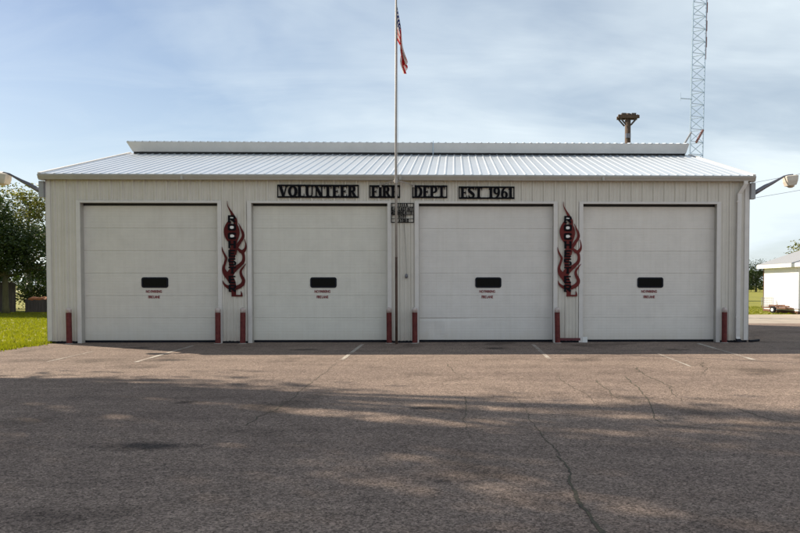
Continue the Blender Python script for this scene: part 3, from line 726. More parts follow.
# flame signs ---------------------------------------------------------------
def flame_sign(x, fm, label, dz=0):
    t = thing('flame_sign', (x, -.045, 1.27+dz), label, 'sign', 'vertical flame shaped signs between the doors')
    k = .0273
    def q(L): return [((a-233)*k, (296.8-b_)*k, w_*k*.84) for a, b_, w_ in L]
    S_ = [
     [(227.7,200.5,.4),(228.2,205.6,1),(231.3,211.5,2.3),(233.6,216,4),(235.5,220,4.4),(235.5,224,4.5)],
     [(230,221,4),(227.5,226,5.5),(226.8,231,6.5),(228,237,6),(232,242,6),(234,247,7),(233,254,8)],
     [(235,222,3),(237,228,5),(237.3,234,5.5),(235,240,6),(233,246,6)],
     [(232,224,7),(232.5,232,10),(232.5,240,8)],
     [(238.5,222.5,.4),(240.6,227,1.5),(243,233,3),(242.8,237,3.4),(240,241.5,3.6),(237,246,4.4),(234,250,5)],
     [(244.6,238.8,.4),(245.8,244,1.5),(245.2,248.5,3),(242,251.5,4.4),(238.5,249,3),(236.5,246,2)],
     [(242,251,4),(243.6,256,3.2),(243,261,3.8),(239.5,265,4.4),(235,268.5,6),(231,272,8),(230,276,7)],
     [(222,246.5,.4),(222.6,250,1.4),(224.6,254.5,2.2),(226.2,258,2.4),(224.8,263,2.6),(223.4,268,3.4),(225.2,273,6),(229,277,8),(232,282,7.5),(233,287,7)],
     [(233,248,8),(232,256,7.5),(231,262,5.5),(232,268,6)],
     [(245.9,263.4,.4),(243,267,1.8),(240.6,271,2.8),(241.2,275.5,3.4),(243.2,280,4),(242,284,4.6),(238,286.8,4.6),(233.5,288,5)],
     [(222.6,280.5,.5),(223.6,283.5,2),(226.5,286.2,3.4),(230,287.6,5),(234,288,6)],
     [(233.4,286,6.5),(233.4,292,5.4),(233.6,296.4,5.4)],
     [(231.2,295.4,2.2),(236,295.6,2.0),(241.8,295.6,1.9)],
     [(241.2,296.2,2.4),(241.2,293.6,1.8),(240.6,291,.4)]]
    b = B()
    for i, L in enumerate(S_): ribbon(b, q(L), -.003-.0005*i, .006)
    obj('flame_plate', fixn(b), fm, t, smooth=False)
    wb = B()
    for (yc, hh, ww) in ((218, 2.2, 4.4), (227, 3.0, 4.8), (235.6, 3.0, 4.8)):
        P = [((232.2+ww/2*math.cos(R(a))-233)*k, (296.8-yc+hh/2*math.sin(R(a)))*k) for a in range(0, 360, 30)]
        poly(wb, P, -.0155, -.011)
    obj('letter_backing', fixn(wb), M['white'], t)
    rows = [(215.2, 221.8, 'R'), (223.7, 230.2, 'O'), (232.4, 238.8, 'C'), (241, 247.4, 'H'), (249.8, 256.4, 'E'), (258.2, 265, 'S'), (266.8, 272.8, 'T'), (275.8, 282.8, 'E'), (284.8, 291.4, 'R')]
    lb = B()
    GL = {'R': [[(.12,0),(.12,1)],[(0,.93),(.8,.93)],[(.85,.93),(.85,.5)],[(.1,.47),(.85,.47)],[(.45,.45),(.92,0)],[(0,.03),(.34,.03)]],
          'O': [[(.1,.1),(.1,.9)],[(.9,.1),(.9,.9)],[(.08,.9),(.92,.9)],[(.08,.1),(.92,.1)]],
          'C': [[(.1,.1),(.1,.9)],[(.9,.66),(.9,.95)],[(.9,.05),(.9,.34)],[(.08,.9),(.92,.9)],[(.08,.1),(.92,.1)]],
          'H': [[(.14,0),(.14,1)],[(.86,0),(.86,1)],[(.1,.5),(.9,.5)],[(0,.03),(.3,.03)],[(.7,.03),(1,.03)],[(0,.97),(.3,.97)],[(.7,.97),(1,.97)]],
          'E': [[(.14,0),(.14,1)],[(0,.93),(.92,.93)],[(.1,.5),(.75,.5)],[(0,.07),(.95,.07)]],
          'S': [[(.05,.92),(.95,.92)],[(.1,.5),(.1,.95)],[(.08,.52),(.92,.52)],[(.9,.05),(.9,.5)],[(.05,.08),(.95,.08)]],
          'T': [[(.5,0),(.5,1)],[(0,.92),(1,.92)],[(.3,.03),(.7,.03)]]}
    e = 0
    for (ya, yb, ch) in rows:
        w_ = 7.4*k; h_ = (yb-ya)*k; ox = (228.6-233)*k; oz = (296.8-yb)*k
        for p0, p1 in GL[ch]:
            e += 1; p0 = Vector((ox+p0[0]*w_, oz+p0[1]*h_)); p1 = Vector((ox+p1[0]*w_, oz+p1[1]*h_)); d = (p1-p0).normalized(); n = Vector((-d.y, d.x))*(.020 if abs(d.y) < .5 else .027)
            poly(lb, [(p0.x+n.x, p0.y+n.y), (p1.x+n.x, p1.y+n.y), (p1.x-n.x, p1.y-n.y), (p0.x-n.x, p0.y-n.y)], -.024-.0006*(e % 6), -.016)
    obj('letters', fixn(lb), M['black'], t)
flame_sign(-4.60, M['flame'], 'dark maroon flame shaped sign spelling ROCHESTER downwards between the first and second door')
flame_sign(4.63, M['flame2'], 'slightly faded maroon flame shaped sign spelling ROCHESTER downwards between the third and fourth door')

# ------------------------------------------------------------------ bollards
BX = [(-8.98, -.24), (-4.97, -.24), (-4.30, -.24), (-.31, -.24), (.39, -.24), (4.31, -.24), (8.93, -.24)]
BL = ['maroon bollard with white top by the left corner of the station',
      'maroon bollard at the right edge of the first door, left of the flame sign',
      'maroon bollard at the left edge of the second door, right of the first flame sign',
      'maroon bollard just left of the flagpole foot',
      'maroon bollard just right of the flagpole at the edge of the third door',
      'maroon bollard at the right edge of the third door over the maroon base board',
      'weathered maroon bollard by the downspout at the right end']
def bollard():
    t = thing('bollard', (0, 0, 0), '', 'bollard', 'maroon bollards guarding the doors')
    b = B(); tube(b, [(0, 0, 0), (0, 0, .845)], .073, 20); obj('post', b, M['bollard'], t, smooth=False)
    b = B(); tube(b, [(0, 0, .845), (0, 0, .925), (0, 0, .955), (0, 0, .975), (0, 0, .983)], [.0745, .0745, .066, .045, .012], 20); obj('cap_band', b, M['capwhite'], t, smooth=True)
    b = B(); tube(b, [(0, 0, .001), (0, 0, .012), (0, 0, .018)], [.11, .10, .074], 16); obj('footing', b, M['concrete'], t)
    return t
p0 = bollard()
for i, (x, y) in enumerate(BX):
    o = p0 if i == 0 else copy_tree(p0)
    o.location = (x, y, 0); o['label'] = BL[i]; o.rotation_euler = (R((i*37) % 5-2)*.35, R((i*53) % 5-2)*.35, i*1.3)

# ------------------------------------------------------------------ flagpole and flag
PX, PY = -.10, -.42
fp = thing('flagpole', (PX, PY, 0), 'thin tall pole with rusty lower half rising past the eave between the middle doors', 'flagpole')
b = B(); tube(b, [(0, 0, 0), (0, 0, 2.35)], .036, 12); obj('lower_pole', b, M['rust'], fp, smooth=True)
b = B(); tube(b, [(0, 0, 2.35), (0, 0, 5.0), (0.02, 0, 10.4)], [.034, .033, .022], 12); obj('upper_pole', b, M['pole'], fp, smooth=True)
b = B(); tube(b, [(.02, 0, 10.4), (.02, 0, 10.44), (.02, 0, 10.48), (.02, 0, 10.54), (.02, 0, 10.58)], [.012, .05, .062, .05, .01], 14); obj('finial_ball', b, M['pole'], fp, smooth=True)
b = B()
for s in (-1, 1):
    pts = [(s*.03, 0, 4.40)] + [(s*(.03+.42*t), .34*t, 4.40 - .075*t + .02*math.sin(t*3.1)) for t in (.3, .6, .85, 1)]
    tube(b, pts, .013, 8)
    box(b, s*.45-.03, s*.45+.03, .34, .39, 4.28, 4.37)
tube(b, [(0, 0, 4.34), (0, 0, 4.46)], .048, 12)
obj('wall_bracket', b, M['pole'], fp)
b = B(); tube(b, [(.035, -.03, 9.9), (.05, -.03, 7.0), (.055, -.02, 4.6), (.06, .0, 4.30)], .004, 5); obj('halyard', b, M['rope'], fp)
# weighted rope hanging on the pier
t = thing('hanging_rope', (.15, -.06, 1.78), 'thin grey rope ending in a small dark weight on the middle pier', 'rope')
b = B(); tube(b, [(-.06, 0, 1.50), (-.02, 0, .9), (0, 0, .12)], .006, 6); obj('cord', b, M['rope'], t)
b = B(); tube(b, [(0, 0, .13), (0, 0, .11), (0, 0, .06), (0, 0, .015), (0, 0, 0)], [.008, .03, .042, .034, .01], 12); obj('weight', b, M['lamp'], t, smooth=True)
# limp flag
b = B(); uvl = b.loops.layers.uv.new('UVMap'); nu, nv = 70, 40; grid = []
for i in range(nu+1):
    col = []
    u = i/nu
    for j in range(nv+1):
        v = j/nv                     # v = 1 at the top
        ztop, hoist, fly = 9.08, .92, 1.50
        # falls from the hoist: further along the fly hangs lower, gathered in folds
        z = ztop - (1-v)*hoist*(1-.52*u) - fly*u*.93 + .03*math.sin(9*v+4*u)
        gather = .5*u**.9
        amp = .02 + .10*u
        fold = math.sin(v*15+u*2.5)
        x = .03 + .20*u + .035*u*math.sin(u*7) + amp*.55*fold*(.3+.7*u) + .05*(1-v)*math.sin(math.pi*min(1, u*1.4))
        yy = amp*.9*math.cos(v*15+u*3.2)*(.25+u) + .05*math.sin(u*6)
        col.append(b.verts.new((x, yy, z)))
    grid.append(col)
for i in range(nu):
    for j in range(nv):
        f = b.faces.new((grid[i][j], grid[i+1][j], grid[i+1][j+1], grid[i][j+1]))
        for l, (a, c) in zip(f.loops, ((i, j), (i+1, j), (i+1, j+1), (i, j+1))): l[uvl].uv = (a/nu, min(c/nv, .9999))
fl = obj('flag', b, M['flag'], None, smooth=True); fl.location = (PX+.01, PY, 0)
tag(fl, 'red, white and blue striped flag hanging limp from the pole', 'flag')

# ------------------------------------------------------------------ wall lamps on curved arms
def wall_lamp(s, x, label):
    t = thing('floodlight', (x, -.02, 4.0), label, 'floodlight', 'yard lights on the corners of the station')
    obj('mounting_box', bx(min(s*.0, s*.12), max(s*.0, s*.12), -.09, .09, -.02, .42), M['grey'], t, bev=.012)
    b = B(); tube(b, [(s*.10, 0, .13), (s*.24, 0, .22), (s*.42, 0, .33), (s*.62, 0, .43), (s*.80, 0, .53), (s*.95, 0, .615), (s*1.08, 0, .65), (s*1.20, 0, .66)], [.055, .062, .058, .044, .032, .026, .024, .024], 12)
    obj('arm', b, M['lamp'], t, smooth=True)
    b = B()
    x0, x1 = (.98, 1.26)
    pr = None
    for (z, a0, a1, hw) in ((.62, 1.00, 1.24, .10), (.60, .96, 1.30, .14), (.46, .98, 1.28, .15), (.34, 1.02, 1.25, .13)):
        cur = [b.verts.new(q) for q in ((s*a0, -hw, z), (s*a1, -hw, z+.03), (s*a1, hw, z+.03), (s*a0, hw, z))]
        if pr:
            for i in range(4): b.faces.new((pr[i], pr[(i+1) % 4], cur[(i+1) % 4], cur[i]))
        else: b.faces.new(cur)
        pr = cur
    b.faces.new(pr[::-1]); obj('lamp_head', fixn(b), M['lamphead'], t, bev=.012)
    b = B(); tube(b, [(s*1.135, 0, .355), (s*1.135, 0, .33), (s*1.135, 0, .30)], [.11, .10, .05], 14); obj('lens', b, M['lens'], t, smooth=True)
wall_lamp(-1, -9.69, 'tan yard light on a dark curved arm reaching past the left corner')
wall_lamp(1, 9.69, 'tan yard light on a dark curved arm reaching past the right corner')
b = B(); tube(b, [(9.70, -.05, .035), (9.8, .0, .032), (9.95, .12, .032), (10.12, .30, .032)], .032, 10)
tag(obj('drain_hose', b, M['rubber']), 'black drain hose lying on the asphalt at the right corner', 'hose')

# ------------------------------------------------------------------ mast, utility pole, wires
mx_, my_ = 13.3, 16.0
t = thing('radio_mast', (mx_, my_, 0), 'tall pale lattice radio mast rising behind the right end of the roof', 'radio mast', rz=R(12))
t.rotation_euler = (0, R(.9), R(14))
hw = .41; legs = [(hw*math.cos(R(a)), hw*math.sin(R(a))) for a in (90, 210, 330)]
for lx, ly in legs:
    b = B(); tube(b, [(lx, ly, 0), (lx, ly, 30)], .034, 6); obj('leg', b, M['tower'], t)
b = B(); z = 0; st = .62
while z < 29.5:
    for i in range(3):
        a, c = legs[i], legs[(i+1) % 3]
        tube(b, [(a[0], a[1], z), (c[0], c[1], z)], .018, 4, False)
        tube(b, [(a[0], a[1], z), (c[0], c[1], z+st)], .018, 4, False)
    z += st
obj('bracing', b, M['tower'], t)
def mast_bit(name, z, fn, m): 
    b = B(); fn(b, z); return obj(name, b, m, t)
mast_bit('antenna', 0, lambda b, z: [tube(b, [(hw+.06, -.1, q), (hw+.06, -.1, q+l)], .045, 8) for q, l in ((13.4, .5), (14.2, .5), (15.1, .5))], M['towerred'])
mast_bit('antenna_mast', 0, lambda b, z: tube(b, [(hw+.06, -.1, 12.8), (hw+.06, -.1, 17.6)], .02, 6), M['towerred'])
mast_bit('side_arm', 0, lambda b, z: (tube(b, [(-.3, -.2, 10.75), (-1.0, -.25, 10.72)], .022, 6), tube(b, [(-.98, -.25, 10.6), (-.98, -.25, 11.0)], .012, 6)), M['tower'])
mast_bit('antenna', 0, lambda b, z: (tube(b, [(-.35, -.25, 9.1), (-.78, -.3, 8.45)], .05, 8)), M['grey'])
mast_bit('antenna', 0, lambda b, z: (tube(b, [(.25, -.35, 9.25), (-.15, -.4, 8.6)], .06, 8)), M['towerred'])
mast_bit('foundation', 0, lambda b, z: box(b, -.7, .7, -.7, .7, -.1, .15), M['concrete'])

ux, uy = 12.0, 24.0
t = thing('utility_pole', (ux, uy, 0), 'brown wooden utility pole with a short laden crossarm standing behind the ridge', 'utility pole')
b = B(); tube(b, [(0, 0, 0), (0, 0, 6), (0, 0, 11.95)], [.21, .19, .175], 12); obj('pole', b, M['polewood'], t, smooth=True)
b = B(); box(b, -.64, .64, -.30, -.19, 11.64, 11.82); box(b, -.62, .62, .19, .30, 11.64, 11.82); obj('crossarm', b, M['polewood'], t)
b = B()
for s in (-1, 1): tube(b, [(s*.50, -.24, 11.64), (s*.16, -.2, 11.25)], .05, 6); tube(b, [(s*.50, .24, 11.64), (s*.16, .2, 11.25)], .05, 6); box(b, s*.30-.13, s*.30+.13, -.32, .32, 11.825, 11.93)
obj('brace', b, M['wood'], t)
b = B()
for x in (-.55, -.30, .0, .32, .56):
    tube(b, [(x, -.1, 11.76), (x, -.1, 11.80), (x, -.1, 11.86), (x, -.1, 11.90)], [.03, .07, .055, .02], 8)
    tube(b, [(x+.03, .1, 11.76), (x+.03, .1, 11.81), (x+.03, .1, 11.88)], [.05, .08, .02], 8)
obj('insulator', b, M['brown'], t, smooth=True)
b = B(); tube(b, [(0, 0, 10.55), (0, 0, 10.7)], .17, 12); box(b, -.16, .12, -.28, -.12, 10.45, 10.72); obj('hardware_band', b, M['lamp'], t)
def wire(p0, p1, sag, label):
    P0, P1 = Vector(p0), Vector(p1); b = B()
    tube(b, [P0.lerp(P1, k/24) - Vector((0, 0, sag*4*(k/24)*(1-k/24))) for k in range(25)], .016, 5)
    tag(obj('overhead_wire', b, M['lamp']), label, 'wire', 'power lines crossing the sky at the right')
wire((8, 48, 8.0), (60, 44, 18.2), 1.2, 'upper of two faint wires in the sky right of the mast')
wire((8, 48, 7.0), (60, 44, 16.2), 1.2, 'lower of two faint wires in the sky right of the mast')

# ------------------------------------------------------------------ white building, trailer, shed at the right
wb = thing('storage_building', (20.35, 18.8, 0), 'low white building with grey shingle roof beyond the lot at the right', 'building')
b = B(); X0, X1, Y0, Y1, H0 = 0, 8.5, -9.0, 5.0, 2.80; xm = 4.25; H1 = H0 + 4.25*.34
v = [b.verts.new(p) for p in ((X0,Y0,0),(X1,Y0,0),(X1,Y1,0),(X0,Y1,0),(X0,Y0,H0),(X1,Y0,H0),(X1,Y1,H0),(X0,Y1,H0),(xm,Y0,H1),(xm,Y1,H1))]
for f in ((0,1,5,8,4),(1,2,6,5),(2,3,7,9,6),(3,0,4,7)): b.faces.new([v[i] for i in f])
obj('wall', fixn(b), M['whitewall'], wb)
b = B(); oh = .32
for s in (-1, 1):
    xe = X0-oh if s < 0 else X1+oh; ze = H0-oh*.34
    p = [(xe, Y0-.3, ze+.06), (xe, Y1+.3, ze+.06), (xm, Y1+.3, H1+.06), (xm, Y0-.3, H1+.06)]
    a = [b.verts.new(q) for q in p]; c = [b.verts.new((q[0], q[1], q[2]+.06)) for q in p]
    b.faces.new(a); b.faces.new(c[::-1])
    for i in range(4): b.faces.new((a[i], a[(i+1) % 4], c[(i+1) % 4], c[i]))
obj('roof', fixn(b), M['shingle'], wb)
b = B(); box(b, X0-oh-.02, X0-oh, Y0-.3, Y1+.3, H0-oh*.34-.12, H0-oh*.34+.09); box(b, X0-oh+.002, X0-.002, Y0-.28, Y1+.28, H0-oh*.34-.10, H0-oh*.34-.08)
obj('fascia', b, M['white'], wb)
obj('base_course', bx(X0-.03, X0-.005, Y0, Y1, 0, .14), M['brown'], wb)
obj('corner_board', bx(X0-.03, X0+.1, Y1+.004, Y1+.04, 0, H0-.2), M['brown'], wb)
# utility trailer with mesh gate
tr = thing('utility_trailer', (20.05, 20.9, 0), 'low brown utility trailer with raised mesh gate beside the white building', 'trailer', rz=R(-80)); tr.scale = (.8, .62, .62)
obj('bed', bx(-1.5, 1.3, -.62, .62, .40, .50), M['brown'], tr)
b = B()
for y_ in (-.63, .63):
    tube(b, [(-1.5, y_, .62), (1.3, y_, .62)], .025, 6)
    for x in (-1.5, -.5, .5, 1.3): tube(b, [(x, y_, .48), (x, y_, .62)], .02, 6)
tube(b, [(1.3, -.4, .43), (2.2, 0, .40)], .035, 6); tube(b, [(1.3, .4, .43), (2.2, 0, .40)], .035, 6)
obj('side_rail', b, M['brown'], tr)
b = B()
for i in range(9): tube(b, [(-1.52, -.6+i*.15, .48), (-1.56, -.6+i*.15, 1.35)], .016, 5)
for i in range(8): tube(b, [(-1.52-.005*i, -.6, .5+i*.12), (-1.52-.005*i, .6, .5+i*.12)], .016, 5)
tube(b, [(-1.52, -.61, .46), (-1.56, -.61, 1.37), (-1.56, .61, 1.37), (-1.52, .61, .46)], .02, 6)
obj('mesh_gate', b, M['grey'], tr)
for y_ in (-.74, .74):
    for x in (.0,):
        b = B(); tube(b, [(x, y_-.09, .30), (x, y_-.07, .30), (x, y_+.07, .30), (x, y_+.09, .30)], [.24, .30, .30, .24], 20); wl = obj('wheel', b, M['rubber'], tr, smooth=False)
        b = B(); tube(b, [(x, y_-.096, .30), (x, y_+.096, .30)], .15, 14); obj('rim', b, M['white'], wl)
b = B(); tube(b, [(-.9, -.4, .62), (.2, .3, .66)], .09, 8); tube(b, [(-.7, .3, .60), (.9, .1, .60)], .07, 8)
tag(obj('log', b, M['brown']), 'brown log lying on the utility trailer', 'log', 'logs on the trailer'); bpy.data.objects['log'].matrix_world = Matrix.Translation((20.05, 20.9, 0)) @ Matrix.Rotation(R(-80), 4, 'Z') @ Matrix.Diagonal((.8, .62, .62, 1))

sh = thing('shed', (28.5, 52, 0), 'tiny tan roofed shed in front of the far trees at the right', 'shed')
obj('wall', bx(-1.6, 1.6, -1.2, 1.2, 0, 1.45), M['tan'], sh)
b = B(); v = [b.verts.new(p) for p in ((-1.85,-1.4,1.42),(1.85,-1.4,1.42),(1.85,1.4,1.42),(-1.85,1.4,1.42),(-1.85,0,2.0),(1.85,0,2.0))]
for f in ((0,1,5,4),(2,3,4,5),(0,4,3),(1,2,5),(0,3,2,1)): b.faces.new([v[i] for i in f])
obj('roof', fixn(b), M['tan'], sh)
obj('door', bx(-.4, .4, -1.23, -1.202, .05, 1.35), M['brown'], sh)

# ------------------------------------------------------------------ fences at the left
def fence(x0, x1, y, h, label, seed):
    t = thing('wooden_fence', ((x0+x1)/2, y, 0), label, 'fence'); c = (x0+x1)/2; random.seed(seed)
    b = B(); x = x0
    while x < x1:
        hh = h+random.uniform(-.04, .03); box(b, x-c, x-c+.135, random.uniform(-.004, .004)-.012, .012, .04, hh); x += .15
    obj('boards', b, M['wood'], t)
    for z in (.3, h-.3): obj('rail', bx(x0-c, x1-c, .016, .06, z-.045, z+.045), M['wood'], t)
    x = x0
    while x <= x1+.01: obj('post', bx(x-c-.05, x-c+.05, .064, .16, 0, h+.05), M['wood'], t); x += 2.4
fence(-47, -23.9, 22.2, 1.75, 'tall weathered grey board fence under the dark trees at the left', 5)
fence(-23.1, -10.6, 22.0, .74, 'low weathered board fence between the mossy trunk and the station', 6)
wp = thing('wood_pile', (-23.3, 24.6, 0), 'stack of logs under an orange tarp behind the low fence', 'wood pile')
b = B()
for r_ in range(5):
    for k in range(9-(r_ % 2)): tube(b, [(-.8+k*.2+(r_ % 2)*.1, -.4, .1+r_*.17), (-.8+k*.2+(r_ % 2)*.1, .4, .1+r_*.17)], .09, 8)
obj('log_stack', b, M['brown'], wp); wp.scale = (.9, .9, .80)
b = B(); pr = None
for i in range(21):
    x = -1.0+i*.1; s_ = .04*math.sin(i*1.7)
    cur = [b.verts.new(q) for q in ((x, -.5, .82+s_), (x, -.44, .98+s_*.6), (x, 0, 1.08+.03*math.sin(i)), (x, .44, .98), (x, .5, .8-s_))]
    if pr:
        for k in range(4): b.faces.new((pr[k], cur[k], cur[k+1], pr[k+1]))
    pr = cur
obj('tarp', fixn(b), M['tarp'], wp, smooth=True)

# ------------------------------------------------------------------ trees
def crown_mesh(lobes, n, size, seed, flat=.5, gap=-.16, gs=.55):
    """lobes: (x,y,z,rx,ry,rz). Leaf clumps sit on twig clusters through the volume, denser to the outside."""
    rnd = random.Random(seed); vs, fs_ = [], []
    tot = sum(l[3]*l[4]*l[5] for l in lobes)
    for (cx, cy, cz, rx, ry, rz) in lobes:
        m = int(n*rx*ry*rz/tot); nc = max(4, m//22)
        for _ in range(nc):
            while True:
                p = Vector((rnd.uniform(-1, 1), rnd.uniform(-1, 1), rnd.uniform(-1, 1)))
                if .02 < p.length < 1: break
            p = p.normalized()*(rnd.random()**.42)
            p *= 1+.22*noise.noise(p*2.3+Vector((seed, cx, cz)))
            c = Vector((cx+p.x*rx, cy+p.y*ry, cz+p.z*rz))
            if noise.noise(c*gs+Vector((seed*3.1, 0, 0))) < gap: continue     # gaps
            cr = size*rnd.uniform(1.6, 3.6)
            for _ in range(22):
                q = c+Vector((rnd.gauss(0, cr*.55), rnd.gauss(0, cr*.55), rnd.gauss(0, cr*.4)))
                a = Vector((rnd.gauss(0, 1), rnd.gauss(0, 1), rnd.gauss(0, flat))).normalized()
                nn = Vector((rnd.gauss(0, 1), rnd.gauss(0, 1), rnd.gauss(0, 1)+.6)).normalized()
                bb = a.cross(nn)
                if bb.length < .05: continue
                bb.normalize(); s = size*rnd.uniform(.55, 1.2); k = len(vs)
                vs += [q-a*s*.5, q+bb*s*.26+a*s*.05, q+a*s*.5, q-bb*s*.26+a*s*.05]; fs_.append((k, k+1, k+2, k+3))
    me = bpy.data.meshes.new('crown'); me.from_pydata(vs, [], fs_); return me
def limbs(trunk_h, r0, lobes, seed, lean=(0, 0)):
    rnd = random.Random(seed); b = B(); top = Vector((lean[0], lean[1], trunk_h))
    pts = [Vector((0, 0, -.05)), Vector((lean[0]*.1, lean[1]*.1, .35)), Vector((lean[0]*.4, lean[1]*.4, trunk_h*.5)), top]
    tube(b, pts, [r0*1.45, r0*1.05, r0*.9, r0*.75], 12)
    for (cx, cy, cz, rx, ry, rz) in lobes:
        e = Vector((cx, cy, cz)); mid = top.lerp(e, .5)+Vector((rnd.uniform(-.3, .3), rnd.uniform(-.3, .3), rnd.uniform(0, .5)))*(rx*.3)
        tube(b, [top-Vector((0, 0, r0*.5)), mid, e], [r0*.5, r0*.3, r0*.1], 7)
        for _ in range(5):
            q = Vector((rnd.uniform(-1, 1)*rx*.75, rnd.uniform(-1, 1)*ry*.75, rnd.uniform(-.5, .9)*rz*.8))
            s = mid.lerp(e, rnd.uniform(.1, .9)); tube(b, [s, s.lerp(e+q, .5)+Vector((0, 0, .15)), e+q], [r0*.17, r0*.1, r0*.03], 5)
    return b
def tree(name, x, y, trunk_h, r0, lobes, n, size, leafm, barkm, seed, label, group=None, rz=0, cat='tree', gap=-.16, gs=.55):
    t = thing(name, (x, y, 0), label, cat, group, rz)
    obj('trunk', limbs(trunk_h, r0, lobes, seed), barkm, t, smooth=True)
    obj('crown', crown_mesh(lobes, n, size, seed, .5, gap, gs), leafm, t)
    return t
# tree in front of the left fence, low sweeping crown
tree('shade_tree', -23.6, 21.0, 2.1, .17,
     [(-1.6, -.3, 3.9, 2.6, 2.3, 2.1), (1.0, .1, 3.5, 2.1, 2.0, 1.6), (-1.7, .4, 5.5, 2.1, 2.0, 1.5), (-4.2, .6, 3.6, 2.4, 2.2, 2.1), (-3.2, .2, 5.5, 2.2, 2.2, 1.5), (3.3, .9, 3.1, 1.9, 1.9, 1.2), (-2.6, 1.2, 2.4, 2.2, 1.2, .9), (2.4, 1.3, 2.3, 2.0, 1.0, .75)],
     82000, .17, M['leaf_dark'], M['barkgreen'], 11, 'dark spreading tree with a mossy trunk before the left fence', 'trees at the left')
tree('shade_tree', -31.0, 26.5, 2.4, .24,
     [(-2, 0, 4.6, 3.2, 3, 2.8), (1.0, 0, 4.0, 2.3, 2.3, 2.2), (-1, .3, 6.7, 2.6, 2.6, 1.7)],
     42000, .2, M['leaf_dark'], M['bark'], 12, 'dark rounded tree behind the fence at the left edge', 'trees at the left')
tree('poplar_tree', -29.8, 34.0, 3.2, .2,
     [(-1.5, 0, 6.2, 2.3, 2.3, 2.6), (1.6, 0, 5.8, 2.2, 2.2, 2.4), (.2, 0, 7.6, 1.6, 1.6, 1.5), (3.6, 0, 5.0, 1.6, 1.6, 1.8)],
     15000, .22, M['leaf_yellow'], M['bark'], 13, 'thin yellowish tree with sky showing through beside the left wall corner', 'trees at the left')
tree('evergreen_bush', -27.2, 30.0, .5, .10, [(-1.8, 0, 1.1, 1.7, 1.2, 1.1), (0.6, 0, 1.2, 1.7, 1.2, 1.2), (3.0, .2, 1.1, 1.7, 1.2, 1.1), (5.4, .2, 1.2, 1.7, 1.2, 1.2)],
     24000, .16, M['leaf_dark'], M['bark'], 14, 'dark low bush behind the orange tarp beyond the low fence', None, 0, 'bush')
# tall trees off to the left that shade the forecourt
EDGE = [(-30, -9.6), (-9, -9.6), (-5, -9.3), (-2, -9.1), (0, -11.0), (3, -11.6), (6, -12.3), (9, -13.2)]
def shade(x, y, ztop, zlow, R0, n, seed, label, th=6.0, r0=.42, off=(0, 0), tips=()):
    rnd = random.Random(seed); L = []; tries = 0
    while len(L) < 15 and tries < 4000:
        tries += 1
        a = rnd.uniform(0, 6.283); d = R0*math.sqrt(rnd.random()); z = rnd.uniform(zlow, ztop)
        px_, py_ = x+off[0]+d*math.cos(a), y+off[1]+d*math.sin(a)
        lx_ = px_+1.2*z; lim = -9.4
        for (xa, ya), (xb, yb) in zip(EDGE, EDGE[1:]):
            if xa <= lx_ < xb: lim = ya+(yb-ya)*(lx_-xa)/(xb-xa)
        if lx_ >= EDGE[-1][0]: lim = EDGE[-1][1]
        if py_ - .7*z > lim + 1.6*noise.noise((lx_*.5, seed*1.7, 0)): continue                 # crown shaped so that its shadow stops at EDGE
        if px_ > 1.46-.62*(py_+20.15) and z < 12.8: continue
        L.append((px_-x, py_-y, z, rnd.uniform(1.8, 2.8), rnd.uniform(1.8, 2.8), rnd.uniform(1.0, 1.7)))
    for gx, gy, rr, z in tips:                          # added sprays, placed by where their shadows fall to fray the shade's edge
        L.append((gx-1.2*z-x, gy+.7*z-y, z, rr, rr, rr*.45))
    tree('oak_tree', x, y, th, r0, L, n, .30, M['leaf_mid'], M['bark'], seed, label, 'tall trees shading the forecourt', gap=.03, gs=.8)
shade(-15.6, -3.2, 18.5, 12.8, 7.0, 27000, 21, 'tall spreading oak beside the station left of the asphalt', off=(2.0, 4.0),
      tips=[(-8.7, -6.3, .6, 13.5), (-7.6, -8.0, .8, 13.2), (-6.0, -7.9, .8, 13.2), (-4.6, -7.8, .9, 13.8), (-3.3, -8.0, .8, 13.4), (-2.2, -8.6, .8, 14), (-.5, -10.0, .9, 14.2), (1.2, -10.3, .8, 14), (2.6, -10.2, .8, 14.6), (4.2, -10.9, .8, 14.8), (5.4, -11.2, .9, 15), (7.0, -11.9, .9, 15.5)])
shade(-21.8, 0.0, 19, 12, 6.5, 13500, 22, 'tall oak standing farther out on the lawn left of the station')
shade(-19.5, -7.0, 18, 11.5, 6.0, 9500, 23, 'tall oak on the grass halfway between street and station')
shade(-24.5, -5.5, 19, 12, 6.0, 7000, 24, 'outermost oak on the lawn left of the lot')
shade(-13.8, -9.5, 17, 10.5, 5.0, 8000, 25, 'tall oak nearest the street left of the lot')

